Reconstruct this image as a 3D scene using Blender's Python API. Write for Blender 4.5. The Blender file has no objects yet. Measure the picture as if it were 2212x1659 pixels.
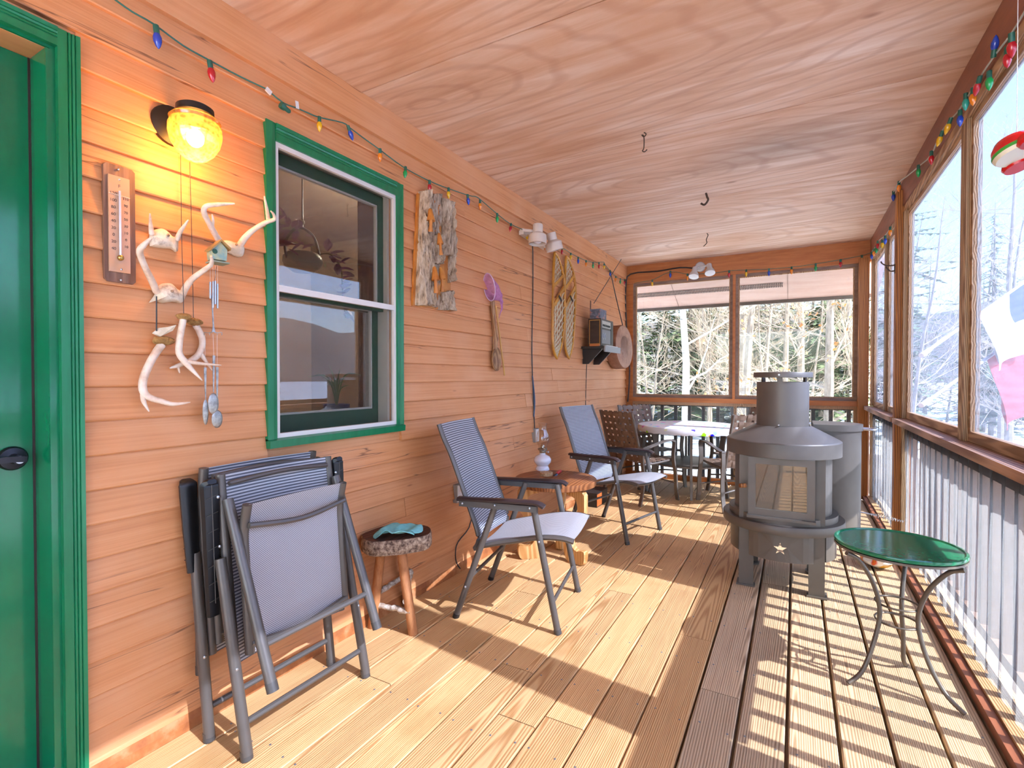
import bpy, bmesh, math, random
from mathutils import Vector, Matrix, noise
V = Vector; PI = math.pi; R = math.radians
random.seed(7)
SC = bpy.context.scene; COL = SC.collection

# ------------------------------------------------------------------ camera, world, sun, exposure
CAMZ, FPX, YAW, PITCH = 1.22, 1089.5, R(29.285), R(-0.81)
cam_d = bpy.data.cameras.new('camera'); cam = bpy.data.objects.new('camera', cam_d); COL.objects.link(cam)
cam_d.sensor_width = 36; cam_d.lens = 36 * FPX / 2212; cam_d.clip_start = .02; cam_d.clip_end = 2000
cam.location = (0, 0, CAMZ); cam.rotation_euler = (PI / 2 + PITCH, 0, YAW)
SC.camera = cam

world = bpy.data.worlds.new('sky'); SC.world = world; world.use_nodes = True
wn = world.node_tree.nodes; wl = world.node_tree.links
bg = wn['Background']; sky = wn.new('ShaderNodeTexSky'); sky.sky_type = 'NISHITA'; sky.sun_disc = False
sky.sun_elevation = R(41); sky.sun_rotation = R(97); sky.air_density = 1.0; sky.dust_density = 1.5; sky.ozone_density = 2.0
wl.new(sky.outputs[0], bg.inputs[0]); bg.inputs[1].default_value = 0.48

sun_d = bpy.data.lights.new('sun', 'SUN'); sun = bpy.data.objects.new('sun', sun_d); COL.objects.link(sun)
sun_d.energy = 11.0; sun_d.angle = R(.55); sun_d.color = (1, .93, .82)
EL, AZ = R(41.4), math.atan(.123)
sun_dir = V((-math.cos(EL) * math.cos(AZ), math.cos(EL) * math.sin(AZ), -math.sin(EL)))
sun.rotation_euler = sun_dir.to_track_quat('-Z', 'Y').to_euler(); sun.location = (8, -1, 8)

SC.view_settings.view_transform = 'Standard'; SC.view_settings.look = 'None'
SC.view_settings.gamma = 1; SC.view_settings.use_curve_mapping = False
SC.view_settings.exposure = 1.62
SC.cycles.max_bounces = 6; SC.cycles.diffuse_bounces = 3; SC.cycles.glossy_bounces = 3; SC.cycles.transmission_bounces = 4; SC.cycles.transparent_max_bounces = 10
SC.cycles.caustics_reflective = False; SC.cycles.caustics_refractive = False; SC.cycles.sample_clamp_indirect = 6; SC.cycles.adaptive_threshold = .1; SC.cycles.adaptive_min_samples = 16

# ------------------------------------------------------------------ measuring: photo point -> point on a real plane
_f = V((-math.sin(YAW) * math.cos(PITCH), math.cos(YAW) * math.cos(PITCH), math.sin(PITCH)))
_r = V((math.cos(YAW), math.sin(YAW), 0)); _u = _r.cross(_f); CAM = V((0, 0, CAMZ))
def on(px, py, ax, val):
    d = _r * ((px - 1106) / FPX) - _u * ((py - 829.5) / FPX) + _f
    return CAM + d * ((val - CAM[ax]) / d[ax])
XW = -1.84                       # siding plane of the house wall
YF = 6.17                        # plane of the far end
ZC = 2.58                        # ceiling
def W(px, py, off=0): return on(px, py, 0, XW + off)
def FY(px, py, y=YF): return on(px, py, 1, y)
def FZ(px, py, z=0): return on(px, py, 2, z)
def FX(px, py, x): return on(px, py, 0, x)

# ------------------------------------------------------------------ mesh builder
def circ(n, r=1.0, ry=None):
    return [(r * math.cos(2 * PI * i / n), (ry or r) * math.sin(2 * PI * i / n)) for i in range(n)]
def rectp(w, h): return [(-w / 2, -h / 2), (w / 2, -h / 2), (w / 2, h / 2), (-w / 2, h / 2)]
def smooth_path(pts, n=4):
    pts = [V(p) for p in pts]; out = []
    for i in range(len(pts) - 1):
        p0 = pts[max(i - 1, 0)]; p1 = pts[i]; p2 = pts[i + 1]; p3 = pts[min(i + 2, len(pts) - 1)]
        for k in range(n):
            t = k / n
            out.append(.5 * ((2 * p1) + (p2 - p0) * t + (2 * p0 - 5 * p1 + 4 * p2 - p3) * t * t + (3 * p1 - p0 - 3 * p2 + p3) * t ** 3))
    out.append(pts[-1]); return out
def smooth_vals(v, n=4):
    out = []
    for i in range(len(v) - 1): out += [v[i] + (v[i + 1] - v[i]) * k / n for k in range(n)]
    return out + [v[-1]]
class MB:
    def __init__(s): s.v = []; s.f = []
    def box(s, x0, x1, y0, y1, z0, z1, M=None):
        b = len(s.v)
        for x, y, z in ((x0,y0,z0),(x1,y0,z0),(x1,y1,z0),(x0,y1,z0),(x0,y0,z1),(x1,y0,z1),(x1,y1,z1),(x0,y1,z1)):
            p = V((x, y, z)); s.v.append(M @ p if M else p)
        s.f += [tuple(b + i for i in q) for q in ((3,2,1,0),(4,5,6,7),(0,1,5,4),(1,2,6,5),(2,3,7,6),(3,0,4,7))]
        return s
    def sweep(s, pts, prof, up=(0, 0, 1), scale=None, cap=True, close=False):
        pts = [V(p) for p in pts]; n = len(prof); b = len(s.v); N = len(pts); last = None
        up = V(up) if up is not None else None
        for i, p in enumerate(pts):
            if close: t = pts[(i + 1) % N] - pts[i - 1]
            else: t = (pts[min(i + 1, N - 1)] - pts[max(i - 1, 0)])
            if t.length < 1e-9: t = V((0, 0, 1))
            t.normalize()
            if up is not None: sd = up.cross(t)
            elif last is not None: sd = last - t * last.dot(t)          # carry the frame along the path
            else: sd = V((0, 0, 1)).cross(t)
            if sd.length < .05:
                sd = last - t * last.dot(t) if last is not None else V((1, 0, 0)) - t * t.x
                if sd.length < .05: sd = V((0, 1, 0)) - t * t.y
            sd.normalize(); last = sd; u2 = t.cross(sd); k = scale[i] if scale else 1
            for a, c in prof: s.v.append(p + sd * (a * k) + u2 * (c * k))
        for i in range(N if close else N - 1):
            for j in range(n):
                a = b + i * n; c = b + ((i + 1) % N) * n
                s.f.append((a + j, a + (j + 1) % n, c + (j + 1) % n, c + j))
        if cap and not close:
            s.f.append(tuple(b + j for j in range(n - 1, -1, -1))); s.f.append(tuple(b + (N - 1) * n + j for j in range(n)))
        return s
    def tube(s, pts, r, n=8, cap=True, close=False):
        if isinstance(r, (int, float)): return s.sweep(pts, circ(n, r), up=(0, 0, 1) if close else None, cap=cap, close=close)
        return s.sweep(pts, circ(n, 1), up=None, scale=list(r), cap=cap)
    def lathe(s, prof, n=20, M=None):
        b = len(s.v); M = M or Matrix.Identity(4)
        for r, z in prof:
            for j in range(n):
                a = 2 * PI * j / n; s.v.append(M @ V((r * math.cos(a), r * math.sin(a), z)))
        for i in range(len(prof) - 1):
            for j in range(n):
                s.f.append((b + i * n + j, b + i * n + (j + 1) % n, b + (i + 1) * n + (j + 1) % n, b + (i + 1) * n + j))
        if prof[0][0] > 1e-5: s.f.append(tuple(b + j for j in range(n - 1, -1, -1)))
        if prof[-1][0] > 1e-5: s.f.append(tuple(b + (len(prof) - 1) * n + j for j in range(n)))
        return s
    def prism(s, poly, d):
        b = len(s.v); n = len(poly); d = V(d)
        s.v += [V(p) for p in poly] + [V(p) + d for p in poly]
        s.f.append(tuple(b + i for i in range(n - 1, -1, -1))); s.f.append(tuple(b + n + i for i in range(n)))
        for i in range(n): s.f.append((b + i, b + (i + 1) % n, b + n + (i + 1) % n, b + n + i))
        return s
    def grid(s, fn, nu, nv, thick=None):
        def one(off, flip):
            b = len(s.v)
            for i in range(nu + 1):
                for j in range(nv + 1): s.v.append(V(fn(i / nu, j / nv)) + off)
            for i in range(nu):
                for j in range(nv):
                    q = (b + i * (nv + 1) + j, b + (i + 1) * (nv + 1) + j, b + (i + 1) * (nv + 1) + j + 1, b + i * (nv + 1) + j + 1)
                    s.f.append(q[::-1] if flip else q)
            return b
        b0 = one(V((0, 0, 0)), False)
        if thick is not None:
            b1 = one(V(thick), True); m = nv + 1
            for i in range(nu):
                for (o) in (0, nv):
                    s.f.append((b0 + i * m + o, b0 + (i + 1) * m + o, b1 + (i + 1) * m + o, b1 + i * m + o))
            for j in range(nv):
                for (o) in (0, nu):
                    s.f.append((b0 + o * m + j, b0 + o * m + j + 1, b1 + o * m + j + 1, b1 + o * m + j))
        return s
    def ball(s, c, r, n=10, m=6, sz=1.0, M=None):
        prof = [(max(r * math.sin(PI * i / m), 0), -r * sz * math.cos(PI * i / m)) for i in range(m + 1)]
        return s.lathe(prof, n, Matrix.Translation(V(c)) @ (M or Matrix.Identity(4)))
    def add(s, other, M):
        b = len(s.v); s.v += [M @ p for p in other.v]; s.f += [tuple(b + i for i in q) for q in other.f]; return s
    def build(s, name, mat, parent=None, smooth=False, center=False, mats=None, fidx=None):
        me = bpy.data.meshes.new(name); o = bpy.data.objects.new(name, me)
        M = Matrix.Identity(4); p = parent
        while p is not None: M = p.matrix_basis @ M; p = p.parent
        vs = s.v
        if parent is not None:
            Mi = M.inverted(); vs = [Mi @ p for p in vs]
        if center or (parent is None and center is not None):
            lo = V([min(p[i] for p in vs) for i in range(3)]); hi = V([max(p[i] for p in vs) for i in range(3)])
            c = (lo + hi) / 2
            if parent is None and not center: c.z = lo.z
            vs = [p - c for p in vs]; o.location = c
        me.from_pydata([tuple(p) for p in vs], [], s.f)
        bm = bmesh.new(); bm.from_mesh(me); bmesh.ops.recalc_face_normals(bm, faces=bm.faces); bm.to_mesh(me); bm.free()
        for m_ in (mats or [mat]): me.materials.append(m_)
        if fidx:
            for pl, i in zip(me.polygons, fidx): pl.material_index = i
        if smooth:
            me.polygons.foreach_set('use_smooth', [True] * len(me.polygons)); me.set_sharp_from_angle(angle=R(42))
        COL.objects.link(o); o.parent = parent
        return o
def tag(o, label=None, cat=None, group=None, kind=None):
    for k, v in (('label', label), ('category', cat), ('group', group), ('kind', kind)):
        if v: o[k] = v
    return o
def thing(name, label, cat, loc=(0, 0, 0), rz=0, group=None):
    o = bpy.data.objects.new(name, None); COL.objects.link(o); o.location = loc; o.rotation_euler = (0, 0, rz)
    o.empty_display_size = .05; return tag(o, label, cat, group)
def struct(o, label=None): return tag(o, label, None, None, 'structure')
def copy_tree(o, parent=None):
    c = o.copy(); COL.objects.link(c); c.parent = parent
    for ch in list(o.children): copy_tree(ch, c)
    return c
def frame_to(p, zdir, xhint=(1, 0, 0)):
    z = V(zdir).normalized(); x = V(xhint) - z * V(xhint).dot(z)
    if x.length < 1e-4: x = V((0, 1, 0)) - z * z.y
    x.normalize(); y = z.cross(x); M = Matrix((x, y, z)).transposed().to_4x4(); M.translation = V(p); return M

# ------------------------------------------------------------------ materials
def C(h):
    h = h.lstrip('#'); c = [int(h[i:i + 2], 16) / 255 for i in (0, 2, 4)]
    return tuple((x / 12.92 if x <= .04045 else ((x + .055) / 1.055) ** 2.4) for x in c) + (1,)
class NT:
    def __init__(s, name):
        s.m = bpy.data.materials.new(name); s.m.use_nodes = True; s.t = s.m.node_tree; s.b = s.t.nodes['Principled BSDF']; s.out = s.t.nodes['Material Output']
    def n(s, ty, **kw):
        nd = s.t.nodes.new('ShaderNode' + ty)
        for k, v in kw.items():
            if k[0] == '_': nd.inputs[k[1:].replace('_', ' ')].default_value = v
            else: setattr(nd, k, v)
        return nd
    def l(s, a, b): s.t.links.new(a, b)
    def coords(s, scale=(1, 1, 1), rand=(3, 5, 7)):
        tc = s.n('TexCoord'); oi = s.n('ObjectInfo'); mu = s.n('VectorMath', operation='MULTIPLY'); ad = s.n('VectorMath', operation='ADD')
        wn_ = s.n('TexWhiteNoise', noise_dimensions='1D'); s.l(oi.outputs['Random'], wn_.inputs['W'])
        sb = s.n('VectorMath', operation='SUBTRACT'); sb.inputs[1].default_value = (.5, .5, .5); s.l(wn_.outputs['Color'], sb.inputs[0])
        s.l(sb.outputs[0], mu.inputs[0]); mu.inputs[1].default_value = rand
        s.l(tc.outputs['Object'], ad.inputs[0]); s.l(mu.outputs[0], ad.inputs[1])
        mp = s.n('Mapping'); mp.inputs['Scale'].default_value = scale; s.l(ad.outputs[0], mp.inputs['Vector']); s.rnd = oi.outputs['Random']
        return mp.outputs[0]
    def ramp(s, fac, stops):
        r = s.n('ValToRGB'); e = r.color_ramp.elements
        while len(e) < len(stops): e.new(.5)
        for i, (p, c) in enumerate(stops): e[i].position = p; e[i].color = c
        s.l(fac, r.inputs[0]); return r.outputs[0]
    def bump(s, h, st=.2, dist=.01):
        b = s.n('Bump'); b.inputs['Strength'].default_value = st; b.inputs['Distance'].default_value = dist
        s.l(h, b.inputs['Height']); s.l(b.outputs[0], s.b.inputs['Normal']); return b
    def mix(s, a, b, f, mode='MIX'):
        m = s.n('MixRGB', blend_type=mode)
        for k, v in ((0, f), (1, a), (2, b)):
            if hasattr(v, 'is_linked') or hasattr(v, 'node'): s.l(v, m.inputs[k])
            else: m.inputs[k].default_value = v
        return m.outputs[0]
def plain(name, c, rough=.5, metal=0, **kw):
    t = NT(name); t.b.inputs['Base Color'].default_value = C(c); t.b.inputs['Roughness'].default_value = rough; t.b.inputs['Metallic'].default_value = metal
    for k, v in kw.items(): t.b.inputs[k.replace('_', ' ')].default_value = v
    return t.m
def noisy(name, c1, c2, scale=(8, 8, 8), rough=.6, bump=.15, metal=0, detail=4, dist=.01, lo=.35, hi=.65, c3=None):
    t = NT(name); v = t.coords(scale); nz = t.n('TexNoise', _Scale=1.0, _Detail=float(detail), _Roughness=.6); t.l(v, nz.inputs['Vector'])
    st = [(lo, C(c1)), (hi, C(c2))] if c3 is None else [(lo, C(c1)), ((lo + hi) / 2, C(c2)), (hi, C(c3))]
    t.l(t.ramp(nz.outputs['Fac'], st), t.b.inputs['Base Color'])
    t.b.inputs['Roughness'].default_value = rough; t.b.inputs['Metallic'].default_value = metal
    if bump: t.bump(nz.outputs['Fac'], bump, dist)
    return t.m
def wood(name, c1, c2, axis=1, scale=34, along=.07, rough=.6, bump=.25, vary=.25, contrast=(.25, .8), dirt=None, spread=.3, rs=None, mixf=.35):
    t = NT(name); sc = [1, 1, 1]; sc[axis] = along; rn = [spread] * 3; rn[axis] = 3.0
    v = t.coords(tuple(sc), tuple(rn))
    nz = t.n('TexNoise', _Scale=5.0, _Detail=3.0); t.l(v, nz.inputs['Vector'])
    ds = t.mix(v, nz.outputs['Color'], .06)
    wv = t.n('TexWave', wave_type='RINGS', rings_direction={0: 'X', 1: 'X', 2: 'X'}[axis] if rs is None else rs, _Scale=float(scale), _Distortion=2.6, _Detail=3.0, _Detail_Scale=1.2)
    wv.rings_direction = 'Z' if axis != 2 else 'Y'
    t.l(ds, wv.inputs['Vector'])
    fine = [260, 260, 260]; fine[axis] = 4
    v2 = t.coords(tuple(fine), (3, 3, 3)); n2 = t.n('TexNoise', _Scale=1.0, _Detail=3.0); t.l(v2, n2.inputs['Vector'])
    h = t.mix(wv.outputs['Fac'], n2.outputs['Fac'], mixf)
    col = t.ramp(h, [(contrast[0], C(c1)), (contrast[1], C(c2))])
    hsv = t.n('HueSaturation'); mr = t.n('MapRange'); t.l(t.rnd, mr.inputs['Value']); mr.inputs['To Min'].default_value = 1 - vary; mr.inputs['To Max'].default_value = 1 + vary * .6
    t.l(mr.outputs[0], hsv.inputs['Value']); t.l(col, hsv.inputs['Color']); o = hsv.outputs[0]
    if dirt:
        v3 = t.coords((3, 3, 3)); n3 = t.n('TexNoise', _Scale=1.0, _Detail=5.0); t.l(v3, n3.inputs['Vector'])
        o = t.mix(o, C(dirt), t.ramp(n3.outputs['Fac'], [(.55, (0, 0, 0, 1)), (.8, (.6, .6, .6, 1))]))
    t.l(o, t.b.inputs['Base Color']); t.b.inputs['Roughness'].default_value = rough
    t.bump(h, bump, .006); return t.m
def sheet(name, clear, tint, haze, gloss=.06, streak=(2, 60, 2), amount=.5, rough=.15):
    """thin see-through sheet: clear part, milky part lit from either side, a little gloss"""
    t = NT(name); t.t.nodes.remove(t.b)
    tr = t.n('BsdfTransparent'); tr.inputs[0].default_value = C(tint)
    tl = t.n('BsdfTranslucent'); tl.inputs[0].default_value = C(haze); df = t.n('BsdfDiffuse'); df.inputs[0].default_value = C(haze)
    mk = t.n('MixShader'); mk.inputs[0].default_value = .4; t.l(tl.outputs[0], mk.inputs[1]); t.l(df.outputs[0], mk.inputs[2])
    v = t.coords(streak); nz = t.n('TexNoise', _Scale=1.0, _Detail=5.0, _Roughness=.65); t.l(v, nz.inputs['Vector'])
    mr = t.n('MapRange'); mr.inputs['From Min'].default_value = .3; mr.inputs['From Max'].default_value = .7
    mr.inputs['To Min'].default_value = max(1 - clear - amount * (1 - clear), 0); mr.inputs['To Max'].default_value = min(1 - clear + amount * (1 - clear), 1)
    t.l(nz.outputs['Fac'], mr.inputs['Value'])
    m1 = t.n('MixShader'); t.l(mr.outputs[0], m1.inputs[0]); t.l(tr.outputs[0], m1.inputs[1]); t.l(mk.outputs[0], m1.inputs[2])
    gl = t.n('BsdfGlossy'); gl.inputs['Roughness'].default_value = rough
    m2 = t.n('MixShader'); m2.inputs[0].default_value = gloss; t.l(m1.outputs[0], m2.inputs[1]); t.l(gl.outputs[0], m2.inputs[2])
    t.l(m2.outputs[0], t.out.inputs[0]); return t.m
def pane_glass(name, gain=1.6, tint='#F4F8F6', base=.03):
    t = NT(name); t.t.nodes.remove(t.b)
    tr = t.n('BsdfTransparent'); tr.inputs[0].default_value = C(tint); gl = t.n('BsdfGlossy'); gl.inputs['Roughness'].default_value = .004
    fr = t.n('Fresnel', _IOR=1.5); ma = t.n('Math', operation='MULTIPLY_ADD'); ma.use_clamp = True
    ma.inputs[1].default_value = gain; ma.inputs[2].default_value = base; t.l(fr.outputs[0], ma.inputs[0])
    ge = t.n('NewGeometry'); iv = t.n('Math', operation='SUBTRACT'); iv.inputs[0].default_value = 1; t.l(ge.outputs['Backfacing'], iv.inputs[1])      # reflect on the outer face only
    mu = t.n('Math', operation='MULTIPLY'); t.l(ma.outputs[0], mu.inputs[0]); t.l(iv.outputs[0], mu.inputs[1])
    mx = t.n('MixShader'); t.l(mu.outputs[0], mx.inputs[0]); t.l(tr.outputs[0], mx.inputs[1]); t.l(gl.outputs[0], mx.inputs[2])
    t.l(mx.outputs[0], t.out.inputs[0]); return t.m
def mesh_fabric(name, c1, c2, axis_u, axis_v, pu=.0035, pv=.0035):
    """woven sling fabric: raised light threads over dark ones"""
    t = NT(name); tc = t.n('TexCoord'); sp = t.n('SeparateXYZ'); t.l(tc.outputs['Object'], sp.inputs[0])
    def w(ax, p):
        a = t.n('Math', operation='MULTIPLY'); a.inputs[1].default_value = 2 * PI / p; t.l(sp.outputs[ax], a.inputs[0])
        b = t.n('Math', operation='SINE'); t.l(a.outputs[0], b.inputs[0]); return b.outputs[0]
    if axis_u is None: h = w(axis_v, pv)
    else:
        m = t.n('Math', operation='MULTIPLY'); t.l(w(axis_u, pu), m.inputs[0]); t.l(w(axis_v, pv), m.inputs[1]); h = m.outputs[0]
    t.l(t.ramp(h, [(.35, C(c1)), (.65, C(c2))]), t.b.inputs['Base Color'])
    mr = t.n('MapRange'); mr.inputs['From Min'].default_value = -1; t.l(h, mr.inputs['Value'])
    rmp = t.ramp(mr.outputs[0], [(.3, C(c1)), (.7, C(c2))]); t.l(rmp, t.b.inputs['Base Color'])
    t.b.inputs['Roughness'].default_value = .55; t.bump(mr.outputs[0], .3, .001); return t.m

# paint and timber of the porch
def siding_mat():
    t = NT('orange_painted_siding'); v = t.coords((14, 14 * .08, 90), (9, 9, 2)); nz = t.n('TexNoise', _Scale=1.0, _Detail=5.0, _Roughness=.65); t.l(v, nz.inputs['Vector'])
    v2 = t.coords((3, 3, 3)); n2 = t.n('TexNoise', _Scale=1.0, _Detail=3.0); t.l(v2, n2.inputs['Vector'])
    c = t.ramp(nz.outputs['Fac'], [(.25, C('#BE7A48')), (.5, C('#D08E5A')), (.8, C('#D89C6C'))])
    c = t.mix(c, C('#DAA278'), t.ramp(n2.outputs['Fac'], [(.45, (0, 0, 0, 1)), (.75, (.5, .5, .5, 1))]))
    # knots
    v3 = t.coords((4, 2.2, 9), (11, 17, 5)); vo = t.n('TexVoronoi', _Scale=1.0); t.l(v3, vo.inputs['Vector'])
    c = t.mix(c, C('#8A4A28'), t.ramp(vo.outputs['Distance'], [(.02, (.75, .75, .75, 1)), (.07, (0, 0, 0, 1))]))
    # hairline cracks along the boards
    v4 = t.coords((1, .55, 13), (7, 9, 3)); n4 = t.n('TexNoise', _Scale=1.0, _Detail=4.0); t.l(v4, n4.inputs['Vector'])
    v5 = t.coords((1, 1.1, 6), (4, 6, 8)); n5 = t.n('TexNoise', _Scale=1.0, _Detail=1.0); t.l(v5, n5.inputs['Vector'])
    ck = t.mix(t.ramp(n4.outputs['Fac'], [(.490, (0, 0, 0, 1)), (.5, (.8, .8, .8, 1)), (.510, (0, 0, 0, 1))]), t.ramp(n5.outputs['Fac'], [(.58, (0, 0, 0, 1)), (.62, (1, 1, 1, 1))]), 1.0, 'MULTIPLY')
    c = t.mix(c, C('#5A3420'), ck)
    t.l(c, t.b.inputs['Base Color']); t.b.inputs['Roughness'].default_value = .55; t.bump(nz.outputs['Fac'], .35, .004); return t.m
def ceiling_mat():
    t = NT('painted_plywood'); v = t.coords((1.1, 9, 1), (2, 2, 0)); nz = t.n('TexNoise', _Scale=1.0, _Detail=6.0, _Roughness=.6, _Distortion=.6); t.l(v, nz.inputs['Vector'])
    v1 = t.coords((.5, 1.6, 1), (2, 2, 0)); nq = t.n('TexNoise', _Scale=1.3, _Detail=2.0); t.l(v1, nq.inputs['Vector'])
    dd = t.mix(v1, nq.outputs['Color'], .35); wv = t.n('TexWave', wave_type='RINGS', rings_direction='Z', _Scale=4.2, _Distortion=2.0, _Detail=3.0); t.l(dd, wv.inputs['Vector'])
    c = t.ramp(nz.outputs['Fac'], [(.3, C('#C09272')), (.48, C('#D6AE90')), (.70, C('#EAD2BE'))])
    c = t.mix(c, C('#B88A70'), t.ramp(wv.outputs['Fac'], [(.75, (0, 0, 0, 1)), (1, (.45, .45, .45, 1))]))
    v2 = t.coords((.7, .7, .7), (0, 0, 0)); n2 = t.n('TexNoise', _Scale=1.6, _Detail=3.0); t.l(v2, n2.inputs['Vector'])
    c = t.mix(c, C('#CE9468'), t.ramp(n2.outputs['Fac'], [(.45, (0, 0, 0, 1)), (.7, (.5, .5, .5, 1))]))
    v3 = t.coords((1.1, 2.4, 1)); vo = t.n('TexVoronoi', _Scale=1.0); t.l(v3, vo.inputs['Vector'])
    c = t.mix(c, C('#94644B'), t.ramp(vo.outputs['Distance'], [(.02, (.7, .7, .7, 1)), (.05, (0, 0, 0, 1))]))
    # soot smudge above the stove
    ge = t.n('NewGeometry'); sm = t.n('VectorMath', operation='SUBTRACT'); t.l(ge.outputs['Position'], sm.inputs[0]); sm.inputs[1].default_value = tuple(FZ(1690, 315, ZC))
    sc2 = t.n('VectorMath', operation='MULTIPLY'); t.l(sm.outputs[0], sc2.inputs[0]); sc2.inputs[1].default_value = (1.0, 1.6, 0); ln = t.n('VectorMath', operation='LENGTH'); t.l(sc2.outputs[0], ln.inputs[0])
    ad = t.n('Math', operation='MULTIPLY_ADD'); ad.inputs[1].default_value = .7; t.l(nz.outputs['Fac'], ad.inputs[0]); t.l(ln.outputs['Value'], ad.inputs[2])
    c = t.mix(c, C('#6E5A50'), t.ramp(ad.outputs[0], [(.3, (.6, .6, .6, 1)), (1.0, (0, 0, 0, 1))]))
    t.l(c, t.b.inputs['Base Color']); t.b.inputs['Roughness'].default_value = .6; t.bump(nz.outputs['Fac'], .12, .004); return t.m
m_siding = siding_mat(); m_ceil = ceiling_mat()
m_deck = wood('golden_deck_board', '#A8703A', '#DDB078', scale=50, along=.022, dirt='#A8783E', vary=.24, contrast=(.12, .62), mixf=.5)
m_deckg = wood('weathered_deck_board', '#84664A', '#CEB290', scale=48, along=.022, dirt='#8A7460', vary=.16, contrast=(.12, .62), mixf=.5)
m_post = wood('oiled_post', '#854C1C', '#BE7A36', axis=2, scale=26, spread=.1)
m_sillw = wood('weathered_sill', '#8A6148', '#C2977A', axis=1, scale=22, bump=.15)
m_raww = wood('raw_framing_timber', '#8F6C49', '#C9A880', axis=2, scale=60, bump=.5)
m_rawy = wood('raw_strip', '#96704C', '#C9A37A', axis=1, scale=40, bump=.3)
m_farbeam = noisy('stained_beam', '#A8602A', '#BC7238', (4, 40, 40), rough=.5, bump=.1)
m_farbeam2 = noisy('rust_painted_beam', '#7A4630', '#93583D', (20, 3, 20), rough=.5, bump=.15)
m_base = noisy('scuffed_red_baseboard', '#92542E', '#A66638', (4, 12, 12), rough=.45, bump=.1, c3='#BC8458')
m_green = noisy('green_enamel', '#0C6A42', '#12784C', (30, 30, 5), rough=.28, bump=.04)
m_greend = noisy('green_door_enamel', '#0A6A44', '#0E764C', (6, 6, 3), rough=.13, bump=.03)
m_sash = plain('dark_green_sash', '#2C5A44', .4)
m_white = plain('white_vinyl', '#D8D4CE', .45)
m_brown_bal = noisy('brown_baluster', '#5E4536', '#7A5C49', (10, 10, 4), rough=.7)
m_black = plain('black_plastic', '#141416', .4)
m_cord = plain('dark_cord', '#2B2A2C', .5)
m_steel = plain('bright_steel', '#B9BCC2', .3, .9)
m_tube = plain('taupe_powder_coat', '#5C5650', .36, .3)
m_stove = noisy('stove_steel', '#5E574F', '#686159', (3, 3, 3), rough=.45, bump=.02, metal=.25)
m_glass = pane_glass('window_glass', 4.0, '#F0F2F0', .28)
m_glassout = pane_glass('storm_glass', .9, '#D4D8DA', .0)
m_screen = sheet('insect_screen', .88, '#F0F0EE', '#6E6C6A', .0, (1, 1, 1), .05)
m_poly = sheet('milky_plastic_sheet', .55, '#C0C6D0', '#747A84', .03, (3, 14, 1.2), .12)
m_gauze = sheet('gauzy_storm_panel', .82, '#C2CADC', '#7C8490', .03, (2, 3, 45), .6)
m_lowscr = sheet('clear_lower_panel', .92, '#D0D4D6', '#7C8284', .02, (3, 3, 8), .4)

# ================================================================== SETTING
Y0 = -2.0                                  # the porch runs on behind the viewer
# ---- floor of deck boards
floor = struct(MB().box(XW - .05, .78, Y0, YF + .05, -.22, -.05).build('floor', m_deckg, center=None), 'worn golden wooden deck floor of the porch')
PW = .1527; GAP = .006
rng = random.Random(3)
edges = [-.016 + PW * k for k in range(-12, 5)]
for i, x0 in enumerate(edges):
    GAP = .011 if x0 > -.33 else .005; xa, xb = max(x0 + GAP / 2, XW - .02), min(x0 + PW - GAP / 2, .745)
    if xb - xa < .03: continue
    mat = m_deckg if x0 > -.33 else m_deck
    cuts = [Y0]
    y = Y0 + rng.uniform(1.2, 2.6)
    while y < YF - .4: cuts.append(y); y += rng.choice([1.22, 1.63, 2.03, 2.44, 3.2])
    cuts.append(YF)
    for a, b in zip(cuts, cuts[1:]):
        p = MB(); e = .004
        prof = [(xa, -.036), (xa, -e), (xa + e, 0), (xb - e, 0), (xb, -e), (xb, -.036)]
        p.prism([(x, a + .0015, z) for x, z in prof], (0, b - a - .003, 0))
        dz = rng.uniform(-.0015, 0)
        for q in p.v: q.z += dz
        p.build('deck_board', mat, floor, center=True)
sp = MB()
for x0 in edges:
    for k in range(20):
        yy = Y0 + .2 + k * .406
        for dx in (.03, PW - .03):
            if x0 + dx > XW + .02: sp.lathe([(0.0001, .0012), (.0035, .0012), (.004, 0)], 6, Matrix.Translation((x0 + dx + rng.uniform(-.006, .006), yy + rng.uniform(-.012, .012), -.0005)))
tag(sp.build('deck_screws', plain('screw_head', '#8A8C90', .4, .7), floor), kind='stuff')

# ---- ceiling of plywood sheets
ceil = struct(MB().box(XW - .05, .80, Y0, YF + .06, ZC + .012, ZC + .06).build('ceiling', m_ceil, center=None), 'peach painted plywood porch ceiling')
ys = [Y0, -.53, .62, 1.77, 2.92, 4.07, 5.22, YF + .03]
for a, b in zip(ys, ys[1:]): MB().box(XW - .01, .66, a + .003, b - .003, ZC, ZC + .0125).build('plywood_sheet', m_ceil, ceil, center=True)
struct(MB().box(XW - .3, .84, Y0 - .1, YF + .1, ZC + .07, ZC + .25).build('roof', m_farbeam2, center=None), 'porch roof above the ceiling')

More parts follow.
